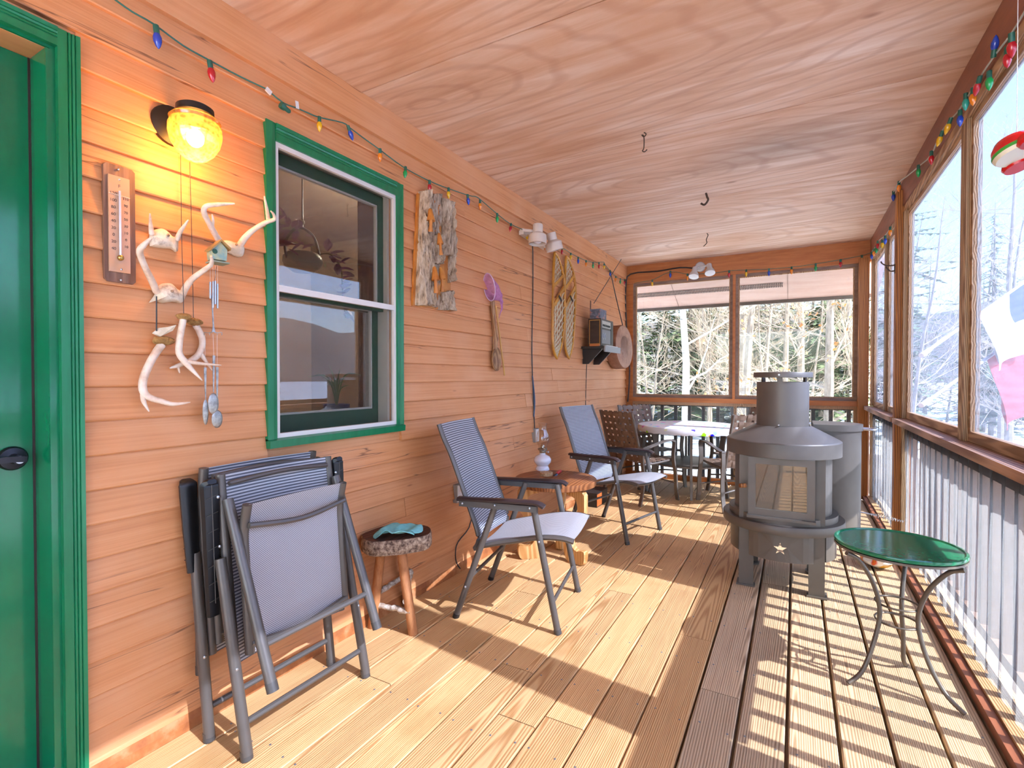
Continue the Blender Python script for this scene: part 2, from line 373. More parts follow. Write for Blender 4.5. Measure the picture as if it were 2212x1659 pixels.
# ---- house wall: backing with a door hole and a window hole, lapped boards on it
wy0, wy1 = W(567, 258).y, W(865, 930).y; wz0, wz1 = W(577, 968).z, W(567, 258).z      # outer casing of the window
dy1 = W(178, 600, .02).y; dz1 = W(178, 85, .02).z; dy0 = -.42                              # outer casing of the door
wm = MB(); xb0, xb1 = XW - .12, XW - .004
IO = .06
wm.box(xb0, xb1, Y0, dy0 + IO, 0, ZC).box(xb0, xb1, dy0 + IO, dy1 - IO, dz1 - IO, ZC).box(xb0, xb1, dy1 - IO, wy0 + IO, 0, ZC)
wm.box(xb0, xb1, wy0 + IO, wy1 - IO, 0, wz0 + .03).box(xb0, xb1, wy0 + IO, wy1 - IO, wz1 - IO, ZC).box(xb0, xb1, wy1 - IO, YF + .04, 0, ZC)
wall = struct(wm.build('wall_left', m_siding, center=None), 'orange painted lap siding wall of the house')
EXPO = .1035; zrow0 = 1.92 - 18 * EXPO
def lap(y0, y1, z0, z1):
    j = rng.uniform(-.0015, .0015)
    pr = [(XW - .006, z0 - .005), (XW + .014 + j, z0 - .005), (XW + .016 + j, z0 - .001), (XW + .001 + j, z1), (XW - .006, z1)]
    MB().prism([(x, y0, z) for x, z in pr], (0, y1 - y0, 0)).build('siding_board', m_siding, wall, center=True)
zf = 2.42
for r_ in range(0, 23):
    z0 = zrow0 + r_ * EXPO; z1 = min(z0 + EXPO, zf + .01)
    spans = [(Y0, YF)]
    def cut(sp_, a, b):
        out = []
        for s, e in sp_:
            if e <= a or s >= b: out.append((s, e)); continue
            if s < a - .02: out.append((s, a))
            if e > b + .02: out.append((b, e))
        return out
    if z0 < dz1 - .01: spans = cut(spans, dy0, dy1 - .004)
    if z1 > wz0 + .03 and z0 < wz1 - .01: spans = cut(spans, wy0 + .004, wy1 - .004)
    for s, e in spans:
        js = [s]; y = s + rng.uniform(.9, 3.0)
        while y < e - .5: js.append(y); y += rng.uniform(1.6, 3.6)
        js.append(e)
        for a, b in zip(js, js[1:]): lap(a + .0008, b - .0008, z0, z1)
struct(MB().box(XW - .004, XW + .026, Y0, YF, zf, ZC).build('trim_1', m_siding, center=None), 'wide orange frieze board under the ceiling')
bb = MB().prism([(XW - .004, Y0, 0), (XW + .022, Y0, 0), (XW + .022, Y0, .03), (XW + .014, Y0, .06), (XW - .004, Y0, .066)], (0, 0, 0))
bb = MB(); bb.prism([(XW - .004, dy1, 0), (XW + .024, dy1, 0), (XW + .022, dy1, .03), (XW + .015, dy1, .062), (XW - .004, dy1, .066)], (0, YF - dy1, 0))
struct(bb.build('baseboard_left', m_base, center=None), 'scuffed red-brown baseboard at the foot of the wall')

def ring(mb, y0, y1, z0, z1, w, x0, x1, wb=None, wt=None):
    wb = wb or w; wt = wt or w
    return mb.box(x0, x1, y0, y0 + w, z0, z1).box(x0, x1, y1 - w, y1, z0, z1).box(x0, x1, y0 + w, y1 - w, z0, z0 + wb).box(x0, x1, y0 + w, y1 - w, z1 - wt, z1)

# ---- door
door = struct(thing('door_1', None, None, (XW, (dy0 + dy1) / 2, 0)), 'glossy dark green entry door in a green frame')
cw = dy1 - W(130, 600, .02).y
def casing_bar(y0, y1, z0, z1, vert, name, par):
    m = MB()
    if vert:   # fluted: profile across y
        w = y1 - y0; pts = [(0, 0), (0, .022), (.42 * w, .022), (.46 * w, .019), (.50 * w, .022), (.58 * w, .022), (.62 * w, .019), (.66 * w, .022), (.74 * w, .024), (.78 * w, .021), (.82 * w, .024), (w, .026), (w, 0)]
        m.prism([(XW + x, y0 + y, z0) for y, x in pts], (0, 0, z1 - z0))
    else:
        w = z1 - z0; pts = [(0, 0), (0, .022), (.42 * w, .022), (.46 * w, .019), (.50 * w, .022), (.58 * w, .022), (.62 * w, .019), (.66 * w, .022), (.74 * w, .024), (.78 * w, .021), (.82 * w, .024), (w, .026), (w, 0)]
        m.prism([(XW + x, y0, z0 + z) for z, x in pts], (0, y1 - y0, 0))
    return m.build(name, m_green, par)
casing_bar(dy1 - cw, dy1, 0, dz1, True, 'casing', door)
MB().box(XW - .004, XW + .024, dy0, dy0 + cw, 0, dz1).build('casing', m_green, door)
casing_bar(dy0 + cw, dy1 - cw, dz1 - cw, dz1, False, 'casing', door)
ys_ = W(70, 600, -.10).y; zs_ = W(70, 128, -.10).z
yst = dy1 - cw - .012
jm = MB().box(XW - .12, XW + .004, ys_ + .002, yst, 0, dz1 - cw - .01).box(XW - .05, XW + .004, yst, dy1 - cw + .004, 0, dz1 - cw)
jm.box(XW - .12, XW + .004, dy0 + cw - .004, dy0 + cw + .02, 0, dz1 - cw).box(XW - .12, XW + .004, dy0 + cw, yst, zs_ + .002, dz1 - cw + .004)
jm.build('jamb', m_greend, door)
MB().box(XW - .108, XW - .101, ys_ - .004, ys_ + .002, .05, zs_).build('weatherstrip', plain('rubber_seal', '#2E2320', .6), door)
MB().box(XW - .145, XW - .103, dy0 + cw + .02, ys_ - .002, .04, zs_).build('door_leaf', m_greend, door)
th = MB().box(XW - .13, XW + .035, dy0 + .03, dy1 - .04, 0, .022)
for k in range(9): th.box(XW - .075 + k * .011, XW - .069 + k * .011, dy0 + .05, dy1 - .06, .022, .0245)
th.build('threshold', plain('aluminium_threshold', '#8F9096', .4, .6), door)
hc = W(26, 990, -.10); hm = frame_to(hc, (1, 0, 0), (0, 1, 0))
hd = MB().lathe([(.034, 0), (.034, .006), (.030, .012), (.014, .014), (.013, .05), (0.0001, .05)], 24, hm).build('handle', plain('dark_bronze', '#26262C', .3, .6), door, True)
MB().sweep(smooth_path([hc + V((.05, .012, 0)), hc + V((.056, -.02, .004)), hc + V((.056, -.07, .002)), hc + V((.05, -.11, -.006))]), rectp(.022, .016)).build('lever', plain('dark_bronze_lever', '#2C2C32', .28, .6), hd, True)
MB().lathe([(.0105, .05), (.0105, .058), (.0001, .058)], 16, hm).build('lock_cylinder', m_steel, hd, True)

# ---- window
win = struct(thing('window_1', None, None, (XW, (wy0 + wy1) / 2, wz0)), 'double-hung window with green casing and white screen frame')
wc = W(598, 600, .02).y - wy0; wct = wz1 - W(598, 304, .02).z
casing_bar(wy1 - wc, wy1, wz0 + .03, wz1, True, 'casing', win)
MB().prism([(XW + .022 * 1, wy0, wz0 + .03), (XW, wy0, wz0 + .03), (XW, wy0 + wc, wz0 + .03), (XW + .018, wy0 + wc, wz0 + .03), (XW + .022, wy0 + wc * .6, wz0 + .03)], (0, 0, wz1 - wz0 - .03)).build('casing', m_green, win)
casing_bar(wy0 + wc, wy1 - wc, wz1 - wct, wz1, False, 'casing', win)
MB().prism([(XW, wy0, wz0), (XW + .034, wy0, wz0), (XW + .036, wy0, wz0 + .03), (XW, wy0, wz0 + .04)], (0, wy1 - wy0, 0)).build('sill', m_green, win)
iy0, iy1, iz0, iz1 = wy0 + wc, wy1 - wc, wz0 + .035, wz1 - wct
ring(MB(), iy0, iy1, iz0, iz1, .016, XW - .012, XW + .012, wb=.02, wt=.02).build('screen_frame', m_white, win)
zx = W(700, 640, .0).z
MB().box(XW - .010, XW + .013, iy0 + .016, iy1 - .016, zx - .013, zx + .013).build('screen_crossbar', m_white, win)
MB().box(XW - .003, XW - .0025, iy0 + .016, iy1 - .016, iz0 + .02, iz1 - .02).build('insect_screen', m_screen, win)
jb = MB(); ring(jb, iy0 - .006, iy1 + .006, iz0 - .005, iz1 + .006, .012, XW - .13, XW - .006); jb.build('jamb_liner', plain('grey_vinyl', '#A8A29A', .5), win)
for nm, z0, z1, dx in (('upper_sash', zx - .02, iz1 - .012, -.045), ('lower_sash', iz0 + .01, zx + .02, -.085)):
    s_ = ring(MB(), iy0 + .012, iy1 - .034, z0, z1, .038, XW + dx - .03, XW + dx, wb=.075 if 'low' in nm else .03, wt=.05 if 'up' in nm else .03).build(nm, m_sash, win)
    ring(MB(), iy0 + .05, iy1 - .072, z0 + (.075 if 'low' in nm else .03), z1 - (.05 if 'up' in nm else .03), .009, XW + dx - .02, XW + dx - .004).build('glazing_bead', m_white, s_)
    MB().box(XW + dx - .018, XW + dx - .014, iy0 + .05, iy1 - .07, z0 + .03, z1 - .03).build('pane', m_glass, s_)
MB().box(XW - .09, XW - .02, iy1 - .032, iy1 - .012, iz0 + .005, iz1 - .005).build('sash_track', m_white, win)

# ---- room behind the window
m_room = noisy('taupe_room_wall', '#8E8074', '#9A8B7D', (3, 3, 3), rough=.8, bump=.05)
rm = MB(); rx0, rx1, ry0, ry1 = XW - 2.6, XW - .125, .75, 3.6
rm.box(rx0 - .05, rx0, ry0, ry1, 0, ZC).box(rx0, rx1, ry0 - .05, ry0, 0, ZC).box(rx0, rx1, ry1, ry1 + .05, 0, ZC)
struct(rm.build('wall_indoor', m_room, center=None), 'dim taupe wall of the room behind the window')
struct(MB().box(rx0 - .05, rx1, ry0 - .05, ry1 + .05, ZC, ZC + .05).build('ceiling_indoor', m_room, center=None), 'dim ceiling of the room behind the window')
struct(MB().box(rx0 - .05, rx1, ry0 - .05, ry1 + .05, 0, .05).build('floor_indoor', m_post, center=None), 'floor of the room behind the window')
MB_c = MB().box(rx1 - .16, rx1 - .02, iy1 + .02, iy1 + .10, .5, 2.5)
struct(MB_c.build('trim_2', noisy('brown_curtain', '#5C3E30', '#6E4C3A', (3, 30, 2), rough=.8), center=None), 'brown wooden inner window jamb')
struct(MB().box(XW - .36, XW - .12, iy0 - .1, iy1 + .1, wz0 - .01, wz0 + .02).build('trim_3', m_sillw, center=None), 'inner window board')

# ---- far end: beam, posts, window panels, lower panels, railing
xr = .645
far = struct(MB().box(XW - .004, xr + .06, YF - .045, YF + .05, 2.365, ZC).build('wall_far', m_farbeam, center=None), 'orange-brown header beam above the far windows')
MB().box(XW - .004, FY(1368, 700).x, YF - .02, YF + .05, 0, 2.365).build('jamb_post', m_farbeam, far, center=True)
fx0, fx1 = FY(1368, 700).x, FY(1853, 700).x; fz0, fz1 = FY(1600, 862).z, 2.365; fm = FY(1586, 700).x
cp = struct(MB().box(fx1, xr - .01, YF - .10, YF + .02, 0, 2.40).build('post', m_post, center=None), 'brown corner post right of the far window')
MB().box(fx0, fx1, YF - .035, YF + .05, fz0 - .05, fz0).build('sill_beam', m_farbeam, far, center=True)
def ringx(mb, x0, x1, z0, z1, w, y0, y1):
    return mb.box(x0, x0 + w, y0, y1, z0, z1).box(x1 - w, x1, y0, y1, z0, z1).box(x0 + w, x1 - w, y0, y1, z0, z0 + w).box(x0 + w, x1 - w, y0, y1, z1 - w, z1)
for n_, (a, b) in enumerate(((fx0, fm - .012), (fm + .012, fx1))):
    w_ = struct(ringx(MB(), a, b, fz0, fz1, .03, YF, YF + .03).build('window_%d' % (n_ + 2), noisy('grey_brown_storm_frame', '#7C6252', '#97806E', (5, 5, 20), rough=.7), center=None), ['left', 'right'][n_] + ' storm window of the far end with grey-brown frame')
    MB().box(a + .028, b - .028, YF + .012, YF + .015, fz0 + .028, fz1 - .028).build('pane', m_glassout, w_)
    ringx(MB(), a + .03, b - .03, fz0 + .03, fz1 - .03, .012, YF + .004, YF + .024).build('inner_bead', m_rawy, w_)
MB().box(fm - .014, fm + .014, YF - .025, YF + .03, fz0, fz1).build('mullion', m_farbeam, far, center=True)
MB().box(fx0, fx1, YF - .01, YF + .03, fz0 - .085, fz0 - .05).build('panel_strip', m_rawy, far, center=True)
MB().box(fx0, fx1, YF - .02, YF + .05, 0, .055).build('bottom_plate', m_farbeam, far, center=True)
MB().box(fx0 + .0, fx1, YF + .012, YF + .014, .05, fz0 - .08).build('clear_panel', m_lowscr, far)
for xx in (fx0 + .02, fm, fx1 - .03): MB().box(xx, xx + .03, YF - .005, YF + .03, .055, fz0 - .085).build('panel_stile', m_rawy, far, center=True)
rl = struct(MB().box(fx0 - .1, xr + .1, YF + .07, YF + .11, .87, .92).build('railing', m_brown_bal, center=None), 'brown outdoor railing beyond the far panels')
x = FY(1431, 960, YF + .1).x
while x < xr + .05:
    MB().box(x - .018, x + .018, YF + .075, YF + .105, -.1, .87).build('baluster', m_brown_bal, rl, center=True); x += .158
# outside eave with a vent strip, seen through the far window
m_soff = noisy('pink_soffit', '#DCB09A', '#E6C0AC', (2, 14, 14), rough=.7, bump=.06)
def eave(u, t): return V((-3.4 + 4.2 * u, YF + .1 + .62 * t, 2.43 - .29 * t))
ev = MB().grid(lambda a, b: eave(a, b), 1, 1, (0, .01, .03)); ev.box(-3.4, .8, YF + .71, YF + .74, 2.115, 2.30)
ev = struct(ev.build('roof_eave', m_soff, center=None), 'pink soffit of the eave outside the far window')
MB().box(-3.4, .8, YF + .705, YF + .745, 2.108, 2.155).build('fascia_edge', plain('grey_fascia', '#7E7468', .6), ev, center=True)
vs = MB()
for k in range(94):
    for rr in (0, 1):
        u0 = (k * .0183 + .006); t0 = .44 + rr * .075
        p = [eave((1.55 + u0 * 1.0) / 4.2 + a * .0028, t0 + b * .055) + V((0, -.002, -.005)) for a, b in ((0, 0), (1, 0), (1, 1), (0, 1))]
        vs.prism(p, (0, 0, -.002))
tag(vs.build('vent_slots', plain('vent_shadow', '#5C4A40', .8), ev), kind='stuff')
for u0 in (.49, .79):
    MB().prism([eave(u0, 0.02) + V((0, 0, -.004)), eave(u0 + .0009, 0.02) + V((0, 0, -.004)), eave(u0 + .0009, .98) + V((0, 0, -.004)), eave(u0, .98) + V((0, 0, -.004))], (0, 0, -.003)).build('soffit_seam', m_brown_bal, ev)

# ---- right side: beam, posts, sill, storm panels, plastic sheets, railing
rw = struct(MB().box(xr, xr + .09, Y0, YF, 2.405, ZC).build('wall_right', m_farbeam2, center=None), 'dark red-brown beam along the open side')
MB().box(xr + .008, xr + .06, Y0, 4.40, 2.362, 2.405).build('header_strip', m_rawy, rw, center=True)
MB().box(xr + .008, xr + .06, 4.49, YF - .1, 2.362, 2.405).build('header_strip', m_rawy, rw, center=True)
posts = [(4.40, 4.49, 'brown timber post behind the stove hopper'), (1.62, 1.715, 'brown timber post right of the green side table'), (-1.15, -1.06, 'brown timber post behind the viewer'), (Y0, Y0 + .1, 'brown corner post at the near end')]
for a, b, lb in posts:
    p = MB(); e = .006; xa, xb = .613, .705
    p.prism([(xa + e, a, 0), (xb, a, 0), (xb, b, 0), (xa + e, b, 0), (xa, b - e, 0), (xa, a + e, 0)], (0, 0, 2.52)); struct(p.build('post', m_post, center=None), lb)
n_ = 4
secs = [(4.49, YF - .10, 5.23), (1.715, 4.40, 2.98), (-1.06, 1.62, .28), (Y0 + .1, -1.15, -1.5)]
words = [('far', 'beyond the middle post'), ('near', 'above the green side table'), ('hind', 'beside the viewer'), ('last', 'at the near end')]
zs0, zs1 = .935, 2.362
for (a, b, mu), (wd, wh) in zip(secs, words):
    s_ = MB().box(.597, .74, a, b, .897, .932)
    sl = struct(s_.build('sill', m_sillw, center=None), 'weathered brown window sill ' + wh)
    MB().box(.69, .74, a, b, .81, .897).build('rail', m_brown_bal, sl, center=True)
    MB().box(.655, .71, mu - .04, mu + .045, zs0, zs1).build('mullion', m_raww, sl, center=True)
    MB().box(.648, .70, b - .045, b - .002, zs0, zs1).build('jamb_stud', m_raww, sl, center=True)
    MB().box(.648, .70, a + .002, a + .045, zs0, zs1).build('jamb_stud', m_raww, sl, center=True)
    for c0, c1 in ((a + .045, mu - .04), (mu + .045, b - .045)):
        w_ = struct(ring(MB(), c0, c1, zs0, zs1, .028, .672, .70, wb=.045).build('window_%d' % n_, m_rawy, center=None), 'storm panel with gauzy sheet ' + wh); n_ += 1
        MB().box(.688, .6885, c0 + .028, c1 - .028, zs0 + .045, zs1 - .028).build('pane', m_gauze, w_)
    # lower half: plastic sheet, plates, studs, balusters outside
    lo = struct(MB().box(.597, .628, a, b, 0, .034).build('baseboard_right', m_farbeam2, center=None), 'brown kick strip along the deck edge ' + wh)
    MB().box(.628, .70, a, b, 0, .045).build('plate', m_rawy, lo, center=True)
    MB().box(.648, .69, b - .05, b - .004, .045, .897).build('stud', m_raww, lo, center=True)
    ph = rng.uniform(0, 9)
    MB().grid(lambda u, v, a=a, b=b: (.667 + .0045 * math.sin((a + (b - a) * u) * 41 + ph + 2.0 * v) + .003 * math.sin((a + (b - a) * u) * 97 + 5 * v), a + .004 + (b - a - .054) * u, .045 + .852 * v), max(int((b - a) * 50), 4), 14).build('plastic_sheet', m_poly, lo, True)
    rl = struct(MB().box(.74, .775, a, b, .055, .10).build('railing', m_brown_bal, center=None), 'brown outdoor railing behind the plastic sheet ' + wh)
    MB().box(.74, .775, a, b, .80, .85).build('top_rail', m_brown_bal, rl, center=True)
    k = math.ceil((a - 2.337) / .141); mb0 = None
    while 2.337 + k * .141 < b:
        y = 2.337 + k * .141; MB().box(.742, .773, y - .02, y + .02, .10, .80).build('baluster', m_brown_bal, rl, center=True); k += 1
# near end behind the viewer: header, rail, balusters
ne = struct(MB().box(XW, xr + .06, Y0 - .05, Y0, 2.36, ZC).build('wall_near', m_farbeam, center=None), 'header beam of the near end')
MB().box(XW, xr + .06, Y0 - .05, Y0, .85, .93).build('rail', m_farbeam, ne, center=True); MB().box(XW, xr + .06, Y0 - .05, Y0, 0, .06).build('plate', m_farbeam, ne, center=True)
for k in range(16): MB().box(XW + .08 + k * .155, XW + .115 + k * .155, Y0 - .045, Y0 - .01, .06, .85).build('baluster', m_brown_bal, ne, center=True)

# ================================================================== FURNITURE
# ---- unfolded sling chairs (local +X is forward)
m_fab_b = mesh_fabric('grey_sling_back', '#4E5058', '#B4B4B8', None, 2, pv=.011)
m_fab_s = mesh_fabric('grey_sling_seat', '#7E7C80', '#BCB8B6', None, 1, pv=.011)
m_fab_f = mesh_fabric('grey_sling_fine', '#5E5E68', '#C4C1C0', 1, 2, .0075, .0075)
m_armb = plain('dark_brown_arm_pad', '#2E2426', .32)
m_armg = plain('arm_underside', '#4A4642', .45, .2)
def lerp_path(p, n=5): return smooth_path([V(q) for q in p], n)
def side(pts, y): return [V((x, y, z)) for x, z in pts]
BACKP = [(-.172, .352), (-.153, .42), (-.223, .612), (-.300, .812), (-.345, .905), (-.372, .975)]
SEATP = [(-.175, .352), (-.10, .378), (.02, .408), (.163, .440), (.27, .447), (.334, .437)]
def sling_chair(label, loc, rz, group):
    t = thing('sling_chair', label, 'chair', group=group)
    r = .0165
    for s in (-1, 1):
        l1 = MB().tube([(-.262, s * .25, .012), (-.045, s * .25, .602)], r, 12).build('leg', m_tube, t, True)
        MB().tube([(-.266, s * .25, 0), (-.259, s * .25, .022)], r + .0015, 12).build('foot_cap', m_black, l1, True)
        l2 = MB().tube([(.263, s * .25, .012), (.142, s * .25, .602)], r, 12).build('leg', m_tube, t, True)
        MB().tube([(.266, s * .25, 0), (.261, s * .25, .022)], r + .0015, 12).build('foot_cap', m_armg, l2, True)
        a = MB().sweep(lerp_path(side([(-.245, .608), (-.1, .612), (.10, .617), (.165, .615), (.20, .600)], s * .262)), [(-.022, -.006), (.022, -.006), (.024, .004), (.014, .011), (-.014, .011), (-.024, .004)], scale=None).build('armrest', m_armb, t, True)
        MB().box(-.235, .165, s * .262 - .016, s * .262 + .016, .575, .604).build('arm_channel', m_armg, a)
        rv = MB()
        for u, z in ((-.216, .59), (-.045, .594), (.132, .594)): rv.ball((u, s * .262 + s * .017, z), .006, 8, 4).ball((u, s * .262 - s * .017, z), .006, 8, 4)
        rv.ball((.176, s * .268, .435), .006, 8, 4).ball((-.205, s * .268, .17), .006, 8, 4)
        tag(rv.build('rivets', m_steel, a, True), kind='stuff')
        MB().sweep(lerp_path(side(BACKP, s * .222)), circ(10, .0155, .012)).build('back_tube', m_tube, t, True)
        MB().sweep(lerp_path(side(SEATP, s * .222)), circ(10, .0155, .013)).build('seat_tube', m_tube, t, True)
    bp = lerp_path(side(BACKP, 0)); sp_ = lerp_path(side(SEATP, 0))
    def along(path, u):
        f = u * (len(path) - 1); i = min(int(f), len(path) - 2); return path[i].lerp(path[i + 1], f - i)
    MB().grid(lambda u, v: along(bp, .10 + .90 * u) + V((.004, (v - .5) * .43, .0)) + V((-.018, 0, 0)) * math.sin(PI * v), 24, 8, (-.003, 0, 0)).build('back_sling', m_fab_b, t, True)
    MB().grid(lambda u, v: along(sp_, .06 + .94 * u) + V((0, (v - .5) * .43, .012)) + V((0, 0, -.012)) * math.sin(PI * v), 24, 8, (0, 0, -.003)).build('seat_sling', m_fab_s, t, True)
    MB().tube([(.236, -.25, .14), (.236, .25, .14)], .0095, 8).build('stretcher', m_tube, t, True)
    MB().tube([(-.19, -.25, .21), (-.19, .25, .21)], .0095, 8).build('stretcher', m_tube, t, True)
    MB().tube(lerp_path([(.30, -.215, .435), (.30, 0, .415), (.30, .215, .435)], 6), .010, 8).build('seat_crossbar', m_tube, t, True)
    t.location = loc; t.rotation_euler = (0, 0, rz); return t
ch1 = sling_chair('grey sling patio chair standing open beside the log stool', (-1.28, 2.375, 0), R(11), 'sling patio chairs')
ch2 = copy_tree(ch1); ch2.location = (-1.25, 3.90, 0); ch2.rotation_euler = (0, 0, R(-14)); ch2['label'] = 'grey sling patio chair standing open between round wooden table and woven chairs'

# ---- folded sling chairs leaning on the wall. profile in x (out from wall) and z; sides at yl, yr
def folded_chair(label, P, yl, yr):
    t = thing('folded_sling_chair', label, 'chair', (P['rear'][0][0], (yl + yr) / 2, 0), 0, 'folded sling chairs against the wall')
    q = lambda p, y: V((p[0], y, p[1]))
    for y, s in ((yl, 1), (yr, -1)):
        l1 = MB().tube([q(P['rear'][0], y) + V((0, 0, .015)), q(P['rear'][1], y)], .0175, 12).build('leg', m_tube, t, True)
        d = (q(P['rear'][1], y) - q(P['rear'][0], y)).normalized()
        MB().tube([q(P['rear'][0], y), q(P['rear'][0], y) + d * .03], .0185, 12).build('foot_cap', m_armg, l1, True)
        l2 = MB().tube([q(P['front'][0], y + s * .028), q(P['front'][1], y + s * .028)], .0175, 12).build('leg', m_tube, t, True)
        d = (q(P['front'][0], y) - q(P['front'][1], y)).normalized()
        MB().tube([q(P['front'][1], y + s * .028) - d * .004, q(P['front'][1], y + s * .028) + d * .026], .0185, 12).build('foot_cap', m_armg, l2, True)
        # arm pad stood on end: solid back, hollow ribbed underside
        a0, a1 = q(P['arm'][0], y - s * .012), q(P['arm'][1], y - s * .012); ax = (a0 - a1).normalized(); out = V((P['armout'], 0, 0)); out = (out - ax * out.dot(ax)).normalized()
        pth = lerp_path([a1, a1.lerp(a0, .5), a1.lerp(a0, .86), a0 + out * .0, a0 + ax * .012 + out * .018], 4)
        pad = MB().sweep(pth, [(-.022, -.012), (-.004, -.014), (.004, -.014), (.022, -.012), (.026, .004), (.016, .012), (-.016, .012), (-.026, .004)], up=-out, scale=smooth_vals([.7, .95, 1.05, 1.1, .6], 4)).build('armrest', m_black, t, True)
        rb = MB(); sd = ax.cross(out)
        for k in range(7):
            c = a1.lerp(a0, .12 + .13 * k) + out * .0145; rb.tube([c - sd * .018, c + sd * .018 + ax * .008], .0016, 5)
        rb.tube([a1.lerp(a0, .1) + out * .0145, a0 + out * .0145], .0018, 5); rb.build('ribs', m_armg, pad)
        rv = MB()
        for f in (.12, .52, .9): rv.ball(a1.lerp(a0, f) + V((.0, s * .02, 0)) + out * .014, .006, 8, 4)
        rv.ball(q(P['rear'][0], y).lerp(q(P['rear'][1], y), .45) + V((.017, -s * .004, 0)), .006, 8, 4); tag(rv.build('rivets', m_steel, pad, True), kind='stuff')
        yi = y + s * .052
        MB().tube(lerp_path([q(p, yi) for p in P['seat']]), .0155, 10).build('seat_tube', m_tube, t, True)
        MB().tube(lerp_path([q(p, yi - s * .022) for p in P['back']]), .0155, 10).build('back_tube', m_tube, t, True)
    def panel(name, pts, ins, bow, fab, ext):
        pp = lerp_path([q(p, 0) for p in pts])
        def fn(u, v):
            f = u * (len(pp) - 1); i = min(int(f), len(pp) - 2); c = pp[i].lerp(pp[i + 1], f - i)
            y = yl + ins + (yr - yl - 2 * ins) * v; return V((c.x + ext - bow * math.sin(PI * v), y, c.z))
        return MB().grid(fn, 20, 10, (-.003, 0, 0)).build(name, fab, t, True)
    panel('seat_sling', P['seat'], .055, .012, m_fab_f, .004); panel('back_sling', P['back'], .035, .02, m_fab_b, .006)
    mid = lambda pts, f: q(pts[0], 0).lerp(q(pts[-1], 0), f)
    for f, dz in ((.14, .02), (.93, .0)):
        c = mid(P['seat'], f); MB().tube(lerp_path([V((c.x + .006, yl + .052, c.z)), V((c.x + .012, (yl + yr) / 2, c.z - .022)), V((c.x + .006, yr - .052, c.z))], 6), .0105, 8).build('crossbar', m_tube, t, True)
    c = mid(P['rear'], .17); MB().tube([V((c.x, yl, c.z)), V((c.x, yr, c.z))], .0105, 8).build('stretcher', m_tube, t, True)
    c = mid(P['front'], .78); MB().tube([V((c.x, yl + .028, c.z)), V((c.x, yr - .028, c.z))], .0105, 8).build('stretcher', m_tube, t, True)
    c = mid(P['back'], .05); MB().tube(lerp_path([V((c.x + .014, yl + .05, c.z)), V((c.x + .02, (yl + yr) / 2, c.z + .012)), V((c.x + .014, yr - .05, c.z))], 6), .009, 8).build('crossbar', m_tube, t, True)
    return t
PA = dict(rear=[(-1.515, 0), (-1.652, .62)], front=[(-1.655, .81), (-1.425, .235)], arm=[(-1.692, .862), (-1.672, .43)], armout=1,
          seat=[(-1.585, .795), (-1.605, .70), (-1.60, .60), (-1.575, .30)], back=[(-1.70, .888), (-1.69, .80), (-1.66, .55), (-1.625, .26)])
PB = dict(rear=[(-1.706, 0), (-1.782, .62)], front=[(-1.800, .80), (-1.800, .19)], arm=[(-1.800, .855), (-1.772, .56)], armout=-1,
          seat=[(-1.765, .79), (-1.76, .70), (-1.755, .60), (-1.735, .30)], back=[(-1.778, .905), (-1.785, .80), (-1.765, .55), (-1.74, .27)])
folded_chair('folded grey sling chair leaning in front, its seat panel facing the room', PA, .975, 1.485)
folded_chair('folded grey sling chair nearest the wall, black armrest at its left', PB, .965, 1.475)

# ---- log stool and cap
m_bark = noisy('log_bark', '#4E3A2C', '#8C7460', (60, 60, 60), rough=.9, bump=.8, c3='#B8A288', dist=.012)
m_logtop = wood('dark_log_top', '#3A1C12', '#5E3222', axis=1, scale=24, spread=.1)
m_limb = noisy('peeled_limb', '#9A5E34', '#B87E4E', (40, 40, 12), rough=.6, bump=.25)
m_birch = noisy('birch_bark', '#CDBFAC', '#A08A74', (50, 50, 50), rough=.8, bump=.5, c3='#5C4A3C', lo=.4, hi=.72)
sc_ = V((-1.685, 1.865, 0)); st = thing('log_stool', 'three-legged log slab stool with bark edge beside the folded chairs', 'stool', sc_)
def slab_r(a): return .152 * (1 + .13 * math.cos(2 * (a - 1.0)) + .05 * math.sin(3 * a + 1) + .02 * math.sin(7 * a))
n = 44; ztop = .462
poly = [sc_ + V((slab_r(2 * PI * i / n) * math.cos(2 * PI * i / n), slab_r(2 * PI * i / n) * math.sin(2 * PI * i / n), 0)) for i in range(n)]
for q in poly: q.x = max(q.x, XW + .018)
mb = MB()
zz = [.392, .40, .43, .455, .462]; sc2 = [.95, .99, 1.0, .985, .95]; b = 0
for z_, s_ in zip(zz, sc2):
    for q in poly:
        d = (q - sc_) * s_ * (1 + .02 * noise.noise(q * 40 + V((0, 0, z_ * 60)))); mb.v.append(sc_ + V((d.x, d.y, z_)))
for i in range(4):
    for j in range(n): mb.f.append((i * n + j, i * n + (j + 1) % n, (i + 1) * n + (j + 1) % n, (i + 1) * n + j))
mb.f.append(tuple(range(n - 1, -1, -1))); mb.build('bark_slab', m_bark, st, True)
MB().prism([sc_ + (q - sc_) * .955 + V((0, 0, .4615)) for q in poly], (0, 0, .002)).build('top_face', m_logtop, st)
feet = [FZ(888, 1372) + V((0, .015, 0)), V((-1.79, 1.80, 0)), V((-1.795, 2.06, 0))]
tops = [V((-1.625, 1.82, .40)), V((-1.73, 1.80, .40)), V((-1.74, 1.95, .40))]
for f_, t_ in zip(feet, tops):
    m1 = f_.lerp(t_, .35) + V((.006, -.006, 0)); m2 = f_.lerp(t_, .7) + V((-.006, .006, 0))
    MB().tube(lerp_path([f_, m1, m2, t_], 4), smooth_vals([.024, .022, .0235, .021], 4), 10).build('leg', m_limb, st, True)
